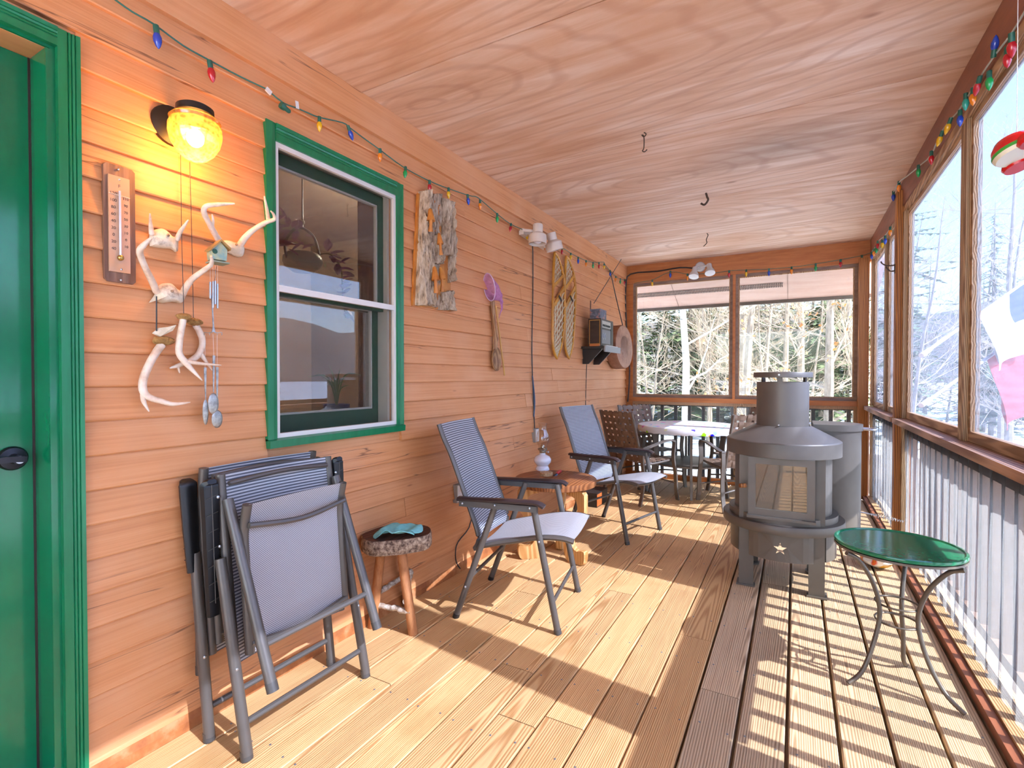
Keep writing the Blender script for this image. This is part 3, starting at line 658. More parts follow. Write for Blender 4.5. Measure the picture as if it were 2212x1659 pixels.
def stick(a, b, r0, seed, knobs=True):
    rr = random.Random(seed); pts = []; rs = []
    for i in range(13):
        f = i / 12; p = a.lerp(b, f) + V((rr.uniform(-1, 1), rr.uniform(-1, 1), rr.uniform(-1, 1))) * r0 * .22; pts.append(p); rs.append(r0 * rr.uniform(.82, 1.15) * (1.25 if i in (0, 12) else 1))
    return MB().tube(pts, rs, 9)
mid0 = [f_.lerp(t_, .33) for f_, t_ in zip(feet, tops)]
stick(mid0[0] + V((.02, -.01, -.02)), mid0[1] + V((-.02, 0, -.02)), .015, 1).build('branch_stretcher', m_birch, st, True)
stick(mid0[0] + V((.0, -.02, .03)), mid0[2] + V((0, .03, .03)), .013, 3).build('branch_stretcher', m_birch, st, True)
stick(mid0[1] + V((0, 0, .03)), mid0[2] + V((0, .04, .05)), .014, 2).build('branch_stretcher', m_birch, st, True)
m_teal = noisy('teal_felt', '#6AB0B2', '#80C4C4', (25, 25, 25), rough=.95, bump=.2)
cc = sc_ + V((.035, -.03, ztop + .003))
def cap_fn(u, v):
    a = u * 2 * PI; r = v * (.105 + .02 * math.sin(2 * a + .5) + .008 * math.sin(5 * a))
    x = r * math.cos(a) * .82; y = r * math.sin(a) * 1.05
    z = .010 + .012 * v + .018 * math.exp(-((x + .03) ** 2 + (y - .03) ** 2) / .0016) + .020 * max(0, math.sin(a * 1.5 + .4)) * v ** 2 + .006 * math.sin(9 * x / .1 + 2) * v
    if math.hypot(x, y) > .085: z -= .02 * (math.hypot(x, y) - .085) / .03
    return cc + V((x, y, max(z, .002)))
tag(MB().grid(cap_fn, 40, 10, (0, 0, .004)).build('felt_cap', m_teal, None, True), 'crumpled teal felt cap lying on the log stool', 'cap')

# ---- round wooden side table with scroll legs
m_tabtop = wood('walnut_round_top', '#6A3C1E', '#925C34', axis=1, scale=20, bump=.1, rough=.42)
m_tableg = wood('pine_scroll_leg', '#B57D40', '#D6A468', axis=2, scale=20, bump=.1, vary=.1)
tc = V((-1.415, 3.13, 0)); tz = .535; rt = thing('round_side_table', 'round wooden side table with scroll legs under the oil lamp', 'table', tc)
MB().lathe([(.262, tz - .045), (.272, tz - .04), (.275, tz - .02), (.275, tz - .004), (.27, tz), (.0001, tz)], 48, Matrix.Translation(tc)).build('tabletop', m_tabtop, rt, True)
MB().lathe([(.0001, tz - .06), (.20, tz - .06), (.21, tz - .045), (.0001, tz - .045)], 32, Matrix.Translation(tc)).build('underframe', m_tableg, rt, True)
scroll = [(.10, .478), (.245, .478), (.262, .40), (.255, .33), (.20, .25), (.16, .20), (.15, .15), (.165, .105), (.20, .085), (.235, .095), (.262, .09), (.262, .04), (.235, .0), (.13, .0), (.10, .04), (.085, .12), (.09, .19), (.14, .26), (.20, .33), (.205, .39), (.18, .43), (.12, .445)]
for a in (-18, 102, 222):
    d = V((math.cos(R(a)), math.sin(R(a)), 0)); sdv = V((-d.y, d.x, 0))
    p = lerp_path([V((r_, 0, z_)) for r_, z_ in scroll + scroll[:1]], 3)[:-1]
    MB().prism([tc + d * q.x + V((0, 0, max(q.z, 0))) - sdv * .02 for q in p], sdv * .04).build('scroll_leg', m_tableg, rt)
# lamp, coasters, lighters on it
m_milk = plain('milk_glass', '#D6D4DA', .12, 0, Coat_Weight=.5)
m_clear = pane_glass('clear_lamp_glass', 2.0, '#F6F4F0', .05)
lc = FZ(1172, 1015, tz); lp = thing('oil_lamp', 'oil lamp with white milk-glass base and clear glass chimney', 'lamp', lc)
LM = Matrix.Translation(lc)
MB().lathe([(.050, 0), (.052, .008), (.046, .02), (.040, .03), (.046, .04), (.062, .06), (.064, .08), (.052, .10), (.028, .113), (.022, .116), (.022, .128), (.0001, .128)], 32, LM).build('base', m_milk, lp, True)
br = MB().lathe([(.022, .126), (.024, .13), (.024, .14), (.034, .147), (.036, .158), (.030, .16), (.015, .165), (.014, .18), (.01, .186), (.0001, .186)], 24, LM).build('burner', plain('brass_burner', '#A8A090', .25, .9), lp, True)
MB().tube([lc + V((.024, 0, .137)), lc + V((.05, -.01, .137))], .002, 6).lathe([(.0001, 0), (.007, 0), (.007, .003), (.0001, .003)], 10, frame_to(lc + V((.05, -.01, .137)), (.9, -.3, 0))).build('wick_knob', m_steel, br)
MB().lathe([(.031, .158), (.031, .175), (.048, .21), (.050, .23), (.044, .26), (.030, .29), (.026, .31), (.030, .335), (.034, .345)], 28, LM).build('glass_chimney', m_clear, lp, True)
m_cork = noisy('cork', '#A8865C', '#C4A57C', (90, 90, 90), rough=.9, bump=.3)
kc = FZ(1180, 1027, tz)
cs = thing('coaster_stack', 'short stack of round cork coasters in front of the oil lamp', 'coaster', kc)
for k in range(4): MB().lathe([(.0001, k * .006), (.044, k * .006), (.045, k * .006 + .001), (.045, k * .006 + .0045), (.044, k * .006 + .0055), (.0001, k * .006 + .0055)], 28, Matrix.Translation(kc + V((rng.uniform(-.002, .002), rng.uniform(-.002, .002), 0)))).build('coaster', m_cork, cs, True)
pm = MB()
for k in range(10): a = k * .628; pm.box(-.005, .005, -.002, .002, .0238, .0242, Matrix.Translation(kc) @ Matrix.Rotation(a, 4, 'Z') @ Matrix.Translation((.028, 0, 0)))
pm.build('printed_marks', m_black, cs)
la, lb = FZ(1198, 1026, tz + .012), FZ(1219, 1012, tz + .012); dr = (lb - la).normalized(); lo_ = thing('utility_lighter', 'red utility lighter with black barrel lying on the round wooden table', 'lighter', (la + lb) / 2 - V((0, 0, .012)))
MB().tube([la - dr * .02, la + dr * .06], .0055, 8).build('barrel', m_black, lo_, True)
MB().sweep([la + dr * .055, la + dr * .075, la + dr * .12, la + dr * .155, la + dr * .165], circ(10, .012, .0115), scale=[.6, 1, 1.1, .95, .5]).build('handle', plain('red_plastic', '#B5161C', .3), lo_, True)
pa = la + V((-.004, .03, -.006)); tag(MB().tube([pa, pa + dr * .05], .006, 8).build('small_lighter', plain('light_blue_plastic', '#4E8FC0', .3), None, True), 'small light blue lighter lying beside the red utility lighter', 'lighter')

# ---- dining table, fitted cloth and four woven chairs at the far end
dc = V((-.985, 5.60, 0)); dz = .712; m_bronze = plain('bronze_frame', '#756C62', .38, .4)
dt = thing('dining_table', 'round patio dining table with bronze legs at the far end', 'table', dc)
MB().lathe([(.0001, dz - .03), (.505, dz - .03), (.51, dz - .02), (.51, dz - .004), (.0001, dz - .004)], 48, Matrix.Translation(dc)).build('tabletop', m_bronze, dt, True)
for a in (-76, -20, 104, 218):
    d = V((math.cos(R(a)), math.sin(R(a)), 0)); MB().sweep(lerp_path([dc + d * .42, dc + d * .385 + V((0, 0, .25)), dc + d * .37 + V((0, 0, .5)), dc + d * .40 + V((0, 0, dz - .03))], 4), rectp(.05, .022), up=d.cross(V((0, 0, 1)))).build('leg', m_bronze, dt, True)
MB().lathe([(.37, .30), (.385, .305), (.385, .32), (.37, .325)], 40, Matrix.Translation(dc)).build('ring_brace', m_bronze, dt, True)
def cloth_mat():
    t = NT('floral_tablecloth'); v = t.coords((11, 11, 11), (0, 0, 0)); vo = t.n('TexVoronoi', _Scale=1.0, _Randomness=1.0); t.l(v, vo.inputs['Vector'])
    nz = t.n('TexNoise', _Scale=3.0, _Detail=2.0); t.l(v, nz.inputs['Vector'])
    ad = t.n('Math', operation='MULTIPLY_ADD'); ad.inputs[1].default_value = .5; t.l(nz.outputs['Fac'], ad.inputs[0]); t.l(vo.outputs['Distance'], ad.inputs[2])
    hs = t.n('HueSaturation', _Saturation=1.9, _Value=1.1); t.l(vo.outputs['Color'], hs.inputs['Color'])
    c = t.mix(hs.outputs[0], C('#E4E0DE'), t.ramp(ad.outputs[0], [(.47, (0, 0, 0, 1)), (.50, (1, 1, 1, 1))])); t.l(c, t.b.inputs['Base Color']); t.b.inputs['Roughness'].default_value = .5; return t.m
cl = MB(); prof = [(.0001, dz), (.25, dz), (.50, dz), (.515, dz - .003), (.522, dz - .02), (.524, dz - .045), (.520, dz - .065)]
nn = 96
for i, (r_, z_) in enumerate(prof):
    for j in range(nn):
        a = 2 * PI * j / nn; w_ = (.004 * math.sin(48 * a) if i > 3 else 0); cl.v.append(dc + V(((r_ + w_) * math.cos(a), (r_ + w_) * math.sin(a), z_ + (.004 * math.sin(31 * a) if i == 6 else 0))))
for i in range(len(prof) - 1):
    for j in range(nn): cl.f.append((i * nn + j, i * nn + (j + 1) % nn, (i + 1) * nn + (j + 1) % nn, (i + 1) * nn + j))
tag(cl.build('tablecloth', cloth_mat(), None, True), 'white fitted tablecloth with bright floral print on the dining table', 'tablecloth')
m_strap = noisy('brown_vinyl_strap', '#6E5644', '#826A58', (20, 20, 20), rough=.42, bump=.05)
def woven_chair(label, loc, rz):
    t = thing('woven_chair', label, 'chair', group='woven strap dining chairs')
    for s in (-1, 1):
        MB().sweep(lerp_path(side([(.27, 0), (.245, .12), (.235, .28), (.20, .45), (.215, .60), (.20, .632)], s * .275), 4), rectp(.016, .040), up=(0, 1, 0)).build('leg', m_bronze, t, True)
        MB().sweep(lerp_path(side([(-.27, 0), (-.235, .14), (-.225, .3), (-.24, .46), (-.235, .575)], s * .275), 4), rectp(.016, .036), up=(0, 1, 0)).build('leg', m_bronze, t, True)
        MB().sweep(lerp_path(side([(.215, .610), (.17, .630), (.06, .625), (-.08, .595), (-.2, .572), (-.25, .578)], s * .275), 4), rectp(.042, .014)).build('armrest', m_bronze, t, True)
        MB().tube(side([(-.20, .40), (-.255, .62), (-.345, .935)], s * .235), .013, 8).build('back_rail', m_bronze, t, True)
        MB().tube(side([(-.22, .40), (.0, .405), (.235, .425)], s * .24), .013, 8).build('seat_rail', m_bronze, t, True)
    for u, z in ((.24, .21), (-.228, .21)): MB().tube(lerp_path([(u, -.275, z - .03), (u * .75, 0, z), (u, .275, z - .03)], 6), .009, 8).build('stretcher', m_bronze, t, True)
    P0, P1 = V((-.20, 0, .42)), V((-.345, 0, .935)); ub = (P1 - P0); nb = V((ub.z, 0, -ub.x)).normalized(); Lb = ub.length; ubn = ub.normalized()
    NV, NH = 7, 8; w_ = .047
    def strap(path, wd, up): return MB().sweep(path, rectp(wd, .0035), up=up)
    for k in range(NV):
        y = (k - (NV - 1) / 2) * (.44 / (NV - 1)); pth = [P0 + ubn * (Lb * i / 32) + V((0, y, 0)) + nb * (.0045 * math.cos(PI * (i / 32 * NH - .5 + k))) for i in range(33)]
        strap(pth, w_, nb).build('back_strap', m_strap, t)
    for k in range(NH):
        f = (k + .5) / NH; pth = [P0 + ubn * (Lb * f) + V((0, -.25 + .5 * i / 28, 0)) - nb * (.0045 * math.cos(PI * (i / 28 * .5 / (.44 / (NV - 1)) - .41 + k))) for i in range(29)]
        strap(pth, w_, nb).build('back_strap', m_strap, t)
    S0, S1 = V((-.215, 0, .418)), V((.245, 0, .435)); us = S1 - S0
    for k in range(7):
        y = (k - 3) * .073; pth = [S0 + us * (i / 28) + V((0, y, .0045 * math.cos(PI * (i / 28 * 7 - .5 + k)))) for i in range(29)]; strap(pth, .047, (0, 0, 1)).build('seat_strap', m_strap, t)
    for k in range(7):
        f = (k + .5) / 7; pth = [S0 + us * f + V((0, -.255 + .51 * i / 28, -.0045 * math.cos(PI * (i / 28 * .51 / .073 - .5 + k + 1)))) for i in range(29)]; strap(pth, .047, (0, 0, 1)).build('seat_strap', m_strap, t)
    t.location = loc; t.rotation_euler = (0, 0, rz); return t
wc1 = woven_chair('brown woven strap chair with its back to us, nearest the orange wall', (-1.36, 5.06, 0), R(60)); wc1.scale = (.95, .95, .95)
for lb_, lc_, rz_ in (('woven strap chair facing us behind the table, beside the orange wall', (-1.41, 5.74, 0), -38), ('woven strap chair partly hidden behind the stove, nearest of the right pair', (-.47, 5.19, 0), 125), ('woven strap chair behind the stove, right of the table at the far panels', (-.45, 5.78, 0), 232)):
    c_ = copy_tree(wc1); c_['label'] = lb_; c_.location = lc_; c_.rotation_euler = (0, 0, R(rz_))

# ================================================================== STOVE AND GREEN TABLE
sv = V((-.065, 3.45, 0)); SM = Matrix.Translation(sv)
stv = thing('patio_stove', 'grey steel patio pellet stove with glass door and chimney cap', 'stove', sv)
MB().lathe([(.305, .765), (.302, .765), (.302, .84), (.145, .925), (.145, .93), (.150, .932), (.298, .852), (.306, .846), (.307, .842), (.307, .766), (.305, .765)], 56, SM).build('hood', m_stove, stv, True)
chn = MB().lathe([(.132, .92), (.140, .92), (.140, 1.19), (.132, 1.19), (.132, .92)], 44, SM).build('chimney', m_stove, stv, True)
MB().lathe([(.0001, 1.216), (.156, 1.216), (.158, 1.218), (.158, 1.244), (.156, 1.247), (.0001, 1.252)], 44, SM).build('cap', m_stove, chn, True)
for a in (-95, 25, 145):
    d = V((math.cos(R(a)), math.sin(R(a)), 0)); p = sv + d * .130
    MB().box(-.004, .004, -.014, .014, 1.15, 1.222, Matrix.Translation(p) @ Matrix.Rotation(R(a), 4, 'Z')).build('cap_bracket', m_stove, chn)
    MB().tube([sv + d * .150 + V((0, 0, 1.232)), sv + d * .172 + V((0, 0, 1.232))], .0045, 8).build('bolt', m_steel, chn, True)
    MB().tube([sv + d * .138 + V((0, 0, .935)), sv + d * .165 + V((0, 0, .942))], .0045, 8).build('bolt', m_steel, chn, True)
# firebox, ash drum, ring shelf
def arc_plate(r0, r1, a0, a1, z0, z1, n=16):
    return MB().prism([sv + V((r1 * math.cos(R(a0 + (a1 - a0) * i / n)), r1 * math.sin(R(a0 + (a1 - a0) * i / n)), z0)) for i in range(n + 1)] + [sv + V((r0 * math.cos(R(a1 - (a1 - a0) * i / n)), r0 * math.sin(R(a1 - (a1 - a0) * i / n)), z0)) for i in range(n + 1)], (0, 0, z1 - z0))
fb = MB()
fb.add(arc_plate(.252, .258, -55, 235, .43, .80, 40), Matrix.Identity(4)); fb.build('firebox', m_stove, stv)
MB().lathe([(.0001, .395), (.29, .395), (.29, .432), (.0001, .432)], 48, SM).build('hearth', m_stove, stv, True)
MB().lathe([(.20, .345), (.322, .345), (.325, .349), (.325, .392), (.322, .396), (.20, .396), (.20, .345)], 64, SM).build('ring_shelf', m_stove, stv, True)
for a0, a1 in ((-38, 38), (52, 128), (142, 218)): arc_plate(.276, .282, a0, a1, .19, .345).build('skirt_panel', m_stove, stv)
# front skirt panel with a star cut-out
def star_panel():
    bm = bmesh.new(); w, z0, z1 = .172, .19, .345; pts = []
    for i in range(13): pts.append((-w + 2 * w * i / 12, z0))
    for i in range(13): pts.append((w - 2 * w * i / 12, z1))
    star = []
    for i in range(10):
        r_ = .036 if i % 2 == 0 else .0145; a = PI / 2 + i * PI / 5; star.append((.0 + r_ * math.cos(a), .262 + r_ * math.sin(a)))
    ed = []
    for loop in (pts, star):
        vs_ = [bm.verts.new((x, 0, z)) for x, z in loop]
        ed += [bm.edges.new((vs_[i], vs_[(i + 1) % len(vs_)])) for i in range(len(vs_))]
    bmesh.ops.triangle_fill(bm, use_beauty=True, edges=ed)
    star_c = V((0, 0, .262))
    for f in [f for f in bm.faces if (f.calc_center_median() - star_c).length < .012]: bm.faces.remove(f)
    mb = MB(); bm.verts.index_update()
    rr = .285
    for v_ in bm.verts:
        x = v_.co.x; a = x / rr; mb.v.append(sv + V((rr * math.sin(a), -rr * math.cos(a), v_.co.z)))
    mb.f = [tuple(v_.index for v_ in f.verts) for f in bm.faces]; bm.free()
    nb = len(mb.v); mb.v += [sv + (q - sv) * 1 + V((0, .005, 0)) for q in mb.v[:nb]]; mb.f += [tuple(i + nb for i in reversed(f)) for f in mb.f]
    return mb
star_panel().build('star_panel', m_stove, stv)
# corner legs: folded plates with foot plates
for a in (-45, 45, 135, 225):
    c = sv + V((math.cos(R(a)), math.sin(R(a)), 0)) * .305; q = R(a)
    Mx = Matrix.Translation(c) @ Matrix.Rotation(q, 4, 'Z')
    pl = [(0, 0), (-.055, .055), (-.059, .051), (-.0045, -.0), (-.059, -.051), (-.055, -.055)]
    lg = MB().prism([Mx @ V((x, y, .008)) for x, y in pl], (0, 0, .757)).build('leg', m_stove, stv)
    MB().prism([Mx @ V((x, y, 0)) for x, y in [(.018, 0), (-.05, .07), (-.085, .035), (-.085, -.035), (-.05, -.07)]], (0, 0, .009)).build('foot_plate', m_stove, lg)
# door
yd = sv.y - .262
dr_ = ringx(MB(), sv.x - .165, sv.x + .165, .435, .765, .038, yd - .012, yd + .012).build('door', m_stove, stv)
def stove_glass():
    t = NT('smoked_stove_glass'); t.b.inputs['Base Color'].default_value = C('#8A8070'); t.b.inputs['Roughness'].default_value = .03; t.b.inputs['Metallic'].default_value = .75; return t.m
MB().box(sv.x - .128, sv.x + .128, yd - .002, yd + .002, .472, .728).build('glass_panel', stove_glass(), dr_)
MB().tube([V((sv.x - .175, yd - .03, .60)), V((sv.x - .205, yd - .05, .60))], .012, 10).build('door_knob', m_post, dr_, True)
MB().box(sv.x - .17, sv.x + .17, yd - .03, yd + .01, .420, .434).build('door_ledge', m_stove, stv)
# hopper on the right with hinged lid
hp = V((.205, 3.70, 0))
def dshape(r_, x0, z, grow=0, n=18): return [V((x0 - grow, hp.y - r_, z)), *[V((hp.x + r_ * math.sin(PI * i / n), hp.y - r_ * math.cos(PI * i / n), z)) for i in range(n + 1)], V((x0 - grow, hp.y + r_, z))]
MB().prism(dshape(.150, .11, .24), (0, 0, .655)).build('hopper', m_stove, stv, True)
ld = MB().prism(dshape(.158, .10, .895), (0, 0, .038)).build('hopper_lid', m_stove, stv, True)
hx = hp.x + .155
MB().tube(lerp_path([(hx, hp.y - .045, .905), (hx + .055, hp.y - .045, .905), (hx + .068, hp.y, .907), (hx + .055, hp.y + .045, .905), (hx, hp.y + .045, .905)], 4), .006, 8).build('lid_handle', m_steel, ld, True)
MB().prism([V((.02, 3.535, .905)), V((.105, 3.56, .87)), V((.10, 3.64, .885)), V((.02, 3.615, .92))], (.004, -.004, -.004)).build('draft_flap', m_stove, stv)
MB().tube(lerp_path([V((.085, 3.56, .92)), V((.10, 3.545, .89)), V((.085, 3.54, .865)), V((.07, 3.54, .87))], 4), .003, 6).build('wire_hook', m_steel, stv)
MB().tube([V((.085, 3.60, .90)), V((.12, 3.585, .915))], .0045, 8).build('bolt', m_steel, stv, True)

# poker leaning on the hopper
pk0 = FY(1868, 1108, 3.62); pk1 = FY(1953, 1127, 3.62); pk = thing('stove_poker', 'steel poker with coiled wire handle sticking out beside the stove', 'poker', pk0)
dpk = (pk1 - pk0).normalized(); pst = V((.365, pk0.y, pk0.z)) + dpk * -.02
MB().tube([pst, pk0.lerp(pk1, .3)], .004, 8).build('rod', m_steel, pk, True)
cm = frame_to(pk0.lerp(pk1, .15), dpk); L_ = (pk1 - pk0).length * .85; sp_pts = []
for i in range(170): f = i / 169; a = f * 2 * PI * 14; rr_ = .006 + .006 * math.sin(PI * min(f * 1.2, 1)); sp_pts.append(cm @ V((rr_ * math.cos(a), rr_ * math.sin(a), f * L_)))
MB().tube(sp_pts, .0017, 5).build('coil_handle', m_steel, pk, True)
# crumpled bag on the floor behind the stove
def bag_mat():
    t = NT('snack_bag_print'); v = t.coords((7, 7, 7), (0, 0, 0)); nz = t.n('TexNoise', _Scale=1.0, _Detail=2.0); t.l(v, nz.inputs['Vector'])
    t.l(t.ramp(nz.outputs['Fac'], [(.36, C('#E9A818')), (.42, C('#D8471C')), (.46, C('#E8E4DE')), (.60, C('#EDEAE4')), (.66, C('#E6B022'))]), t.b.inputs['Base Color']); t.b.inputs['Roughness'].default_value = .35; return t.m
bc = V((.475, 3.98, 0)); bg_ = MB()
for i in range(13):
    th_ = PI * i / 12
    for j in range(22):
        ph_ = 2 * PI * j / 22; d = V((.095 * math.sin(th_) * math.cos(ph_), .14 * math.sin(th_) * math.sin(ph_), .07 + .07 * -math.cos(th_)))
        k = 1 + .28 * noise.noise(d * 16) + .12 * noise.noise(d * 40); bg_.v.append(bc + V((d.x * k, d.y * k, max(d.z * (1 + .2 * noise.noise(d * 20)), 0))))
for i in range(12):
    for j in range(22): bg_.f.append((i * 22 + j, i * 22 + (j + 1) % 22, (i + 1) * 22 + (j + 1) % 22, (i + 1) * 22 + j))
tag(bg_.build('paper_bag', bag_mat(), None), 'crumpled white and orange bag on the floor behind the stove', 'bag')

# green glass side table
gc = V((.362, 2.50, 0)); gz = .552; gt = thing('green_side_table', 'small round side table with green glass top and curved bronze legs', 'table', gc)
m_gtop = noisy('green_glass_top', '#1F6E4C', '#27805A', (60, 60, 60), rough=.10, bump=.01)
GM = Matrix.Translation(gc)
tp = MB().lathe([(.0001, gz - .012), (.205, gz - .012), (.213, gz - .008), (.215, gz - .002), (.213, gz + .004), (.205, gz + .005), (.200, gz), (.0001, gz)], 56, GM).build('glass_top', m_gtop, gt, True)
MB().lathe([(.206, gz - .02), (.214, gz - .02), (.214, gz - .012), (.206, gz - .012), (.206, gz - .02)], 56, GM).build('rim_band', m_bronze, gt, True)
m_rod = plain('hammered_rod', '#6A625A', .4, .6)
for f_ in (FZ(1832, 1480), FZ(2085, 1548), FZ(1957, 1440)):
    d = (f_ - gc); d.z = 0; dn = d.normalized(); rf = d.length
    MB().tube(lerp_path([gc + dn * .222 + V((0, 0, gz - .026)), gc + dn * .17 + V((0, 0, gz - .055)), gc + dn * .105 + V((0, 0, .40)), gc + dn * .075 + V((0, 0, .28)), gc + dn * .105 + V((0, 0, .15)), gc + dn * (rf * .72) + V((0, 0, .05)), gc + dn * rf + V((0, 0, .008))], 6), .0085, 10).build('leg', m_rod, gt, True)
for z_ in (.315, .245):
    MB().tube([gc + V((.072 * math.cos(R(a)), .072 * math.sin(R(a)), z_)) for a in range(0, 360, 15)], .004, 6, close=True).build('brace_ring', m_rod, gt, True)

# ================================================================== ON THE HOUSE WALL
# ---- wall lamp (lit)
m_bronzed = plain('aged_black_metal', '#2A2522', .45, .5)
pc = W(374, 272, .016); gcx = on(422, 296, 0, XW + .135); wlm = thing('wall_lamp', 'lit wall lamp with amber acorn glass shade beside the door', 'wall lamp', pc)
MB().lathe([(.066, 0), (.064, .010), (.048, .018), (.020, .026), (.0001, .026)], 28, frame_to(pc - V((.010, 0, 0)), (1, 0, 0))).build('back_plate', m_bronzed, wlm, True)
topz = gcx.z + .085
MB().tube(lerp_path([pc + V((.01, 0, .02)), pc + V((.07, .0, .045)), V((gcx.x - .02, gcx.y, topz - .0))], 4), .014, 8).build('arm', m_bronzed, wlm, True)
MB().lathe([(.0001, .02), (.045, .02), (.054, .014), (.055, -.006), (.05, -.008), (.0001, -.008)], 28, Matrix.Translation((gcx.x, gcx.y, topz - .008))).build('holder', m_bronzed, wlm, True)
def amber():
    t = NT('amber_pressed_glass'); t.t.nodes.remove(t.b); tr = t.n('BsdfTransparent'); tr.inputs[0].default_value = C('#FFD9A0'); tl = t.n('BsdfTranslucent'); tl.inputs[0].default_value = C('#C88A40')
    gl = t.n('BsdfGlossy', _Roughness=.12); v = t.coords((85, 85, 85), (0, 0, 0)); vo = t.n('TexVoronoi', _Scale=1.0); t.l(v, vo.inputs['Vector'])
    mr = t.n('MapRange'); mr.inputs['To Min'].default_value = .10; mr.inputs['To Max'].default_value = .55; t.l(vo.outputs['Distance'], mr.inputs['Value'])
    m1 = t.n('MixShader'); t.l(mr.outputs[0], m1.inputs[0]); t.l(tr.outputs[0], m1.inputs[1]); t.l(tl.outputs[0], m1.inputs[2]); m2 = t.n('MixShader'); m2.inputs[0].default_value = .12; t.l(m1.outputs[0], m2.inputs[1]); t.l(gl.outputs[0], m2.inputs[2]); t.l(m2.outputs[0], t.out.inputs[0]); return t.m
MB().lathe([(.066, .06), (.074, .052), (.070, .044), (.076, .03), (.077, .008), (.070, -.022), (.054, -.05), (.034, -.069), (.012, -.079), (.0001, -.081)], 36, Matrix.Translation(gcx)).build('glass_shade', amber(), wlm, True)
tb = NT('lit_bulb'); tb.b.inputs['Emission Color'].default_value = (1, .78, .42, 1); tb.b.inputs['Emission Strength'].default_value = 14; tb.b.inputs['Base Color'].default_value = (1, .9, .7, 1)
MB().ball(gcx + V((0, 0, -.004)), .026, 14, 8, 1.1).build('bulb', tb.m, wlm, True)
ld_ = bpy.data.lights.new('wall_lamp_light', 'POINT'); lo2 = bpy.data.objects.new('wall_lamp_light', ld_); COL.objects.link(lo2); lo2.location = gcx + V((0, 0, -.045)); ld_.energy = 3.2; ld_.color = (1, .66, .26); ld_.shadow_soft_size = .03

# ---- thermometer
a0, a1 = W(220, 349, .014), W(291, 616, .014); th_ = thing('thermometer', 'old thermometer on a brown wooden board beside the door', 'thermometer', V((XW + .012, (a0.y + a1.y) / 2, a1.z)))
y0_, y1_, z0_, z1_ = a0.y, a1.y, a1.z, a0.z; e = .008
MB().prism([(XW + .008, y, z) for y, z in [(y0_ + e, z0_), (y1_ - e, z0_), (y1_, z0_ + e), (y1_, z1_ - e), (y1_ - e, z1_), (y0_ + e, z1_), (y0_, z1_ - e), (y0_, z0_ + e)]], (.014, 0, 0)).build('board', wood('grey_brown_board', '#6A4A3A', '#8C6A56', axis=2, scale=40), th_)
p0, p1 = W(233, 375, .024), W(281, 592, .024); yc = (p0.y + p1.y) / 2
m_clrp = sheet('clear_acrylic', .70, '#FBF3EA', '#D9C0A4', .05, (1, 1, 1), .05)
MB().box(XW + .022, XW + .027, p0.y, p1.y, p1.z, p0.z).build('acrylic_plate', plain('acrylic_scale', '#C79C7C', .2), th_)
MB().tube([(XW + .031, yc, p1.z + .05), (XW + .031, yc, p0.z - .045)], .0035, 8).build('glass_tube', plain('silver_tube', '#D4D2D8', .15, .3), th_, True)
MB().ball((XW + .031, yc, p1.z + .044), .009, 12, 8).build('bulb', plain('brass_bulb', '#B89A5A', .2, .9), th_, True)
def text_mesh(s_, size, M, mat, name, par, ext=.0003):
    cu = bpy.data.curves.new(name, 'FONT'); cu.body = s_; cu.size = size; cu.align_x = 'CENTER'; cu.align_y = 'CENTER'; cu.extrude = ext
    o = bpy.data.objects.new('tmp', cu); COL.objects.link(o); dg = bpy.context.evaluated_depsgraph_get(); me = bpy.data.meshes.new_from_object(o.evaluated_get(dg))
    mb = MB(); mb.v = [M @ v_.co for v_ in me.vertices]; mb.f = [tuple(p.vertices) for p in me.polygons]; bpy.data.objects.remove(o); bpy.data.meshes.remove(me)
    return mb.build(name, mat, par)
RX = Matrix(((0, 0, 1, 0), (1, 0, 0, 0), (0, 1, 0, 0), (0, 0, 0, 1)))     # text facing +x, reading along +y
def wt(p): return Matrix.Translation(p) @ RX
m_ink = plain('faded_grey_ink', '#5C4E46', .7)
zt, zb = p0.z - .055, p1.z + .07
for i, s_ in enumerate(('120', '100', '80', '60', '40', '20', '0', '20', '40')): text_mesh(s_, .0125, wt(V((XW + .0275, yc - .016, zt - (zt - zb) * i / 8))), m_ink, 'numeral', th_)
for i, s_ in enumerate(('110', '90', '70', '50', '30', '10', '0', '10')): text_mesh(s_, .011, wt(V((XW + .0275, yc + .017, zt - (zt - zb) * (i + .45) / 8))), m_ink, 'numeral', th_)
text_mesh('F', .014, wt(V((XW + .0275, yc, p0.z - .03))), m_ink, 'numeral', th_)
MB().tube([(XW + .0285, p0.y, zt - .002), (XW + .0285, p1.y, zt - .004)], .0008, 4).build('crack', plain('crack_white', '#EEDDCB', .4), th_)
for px_, py_ in ((256, 366), (261, 605), (258, 388), (262, 582)): MB().ball(W(px_, py_, .026), .0035, 8, 4).build('screw', m_steel, th_, True)

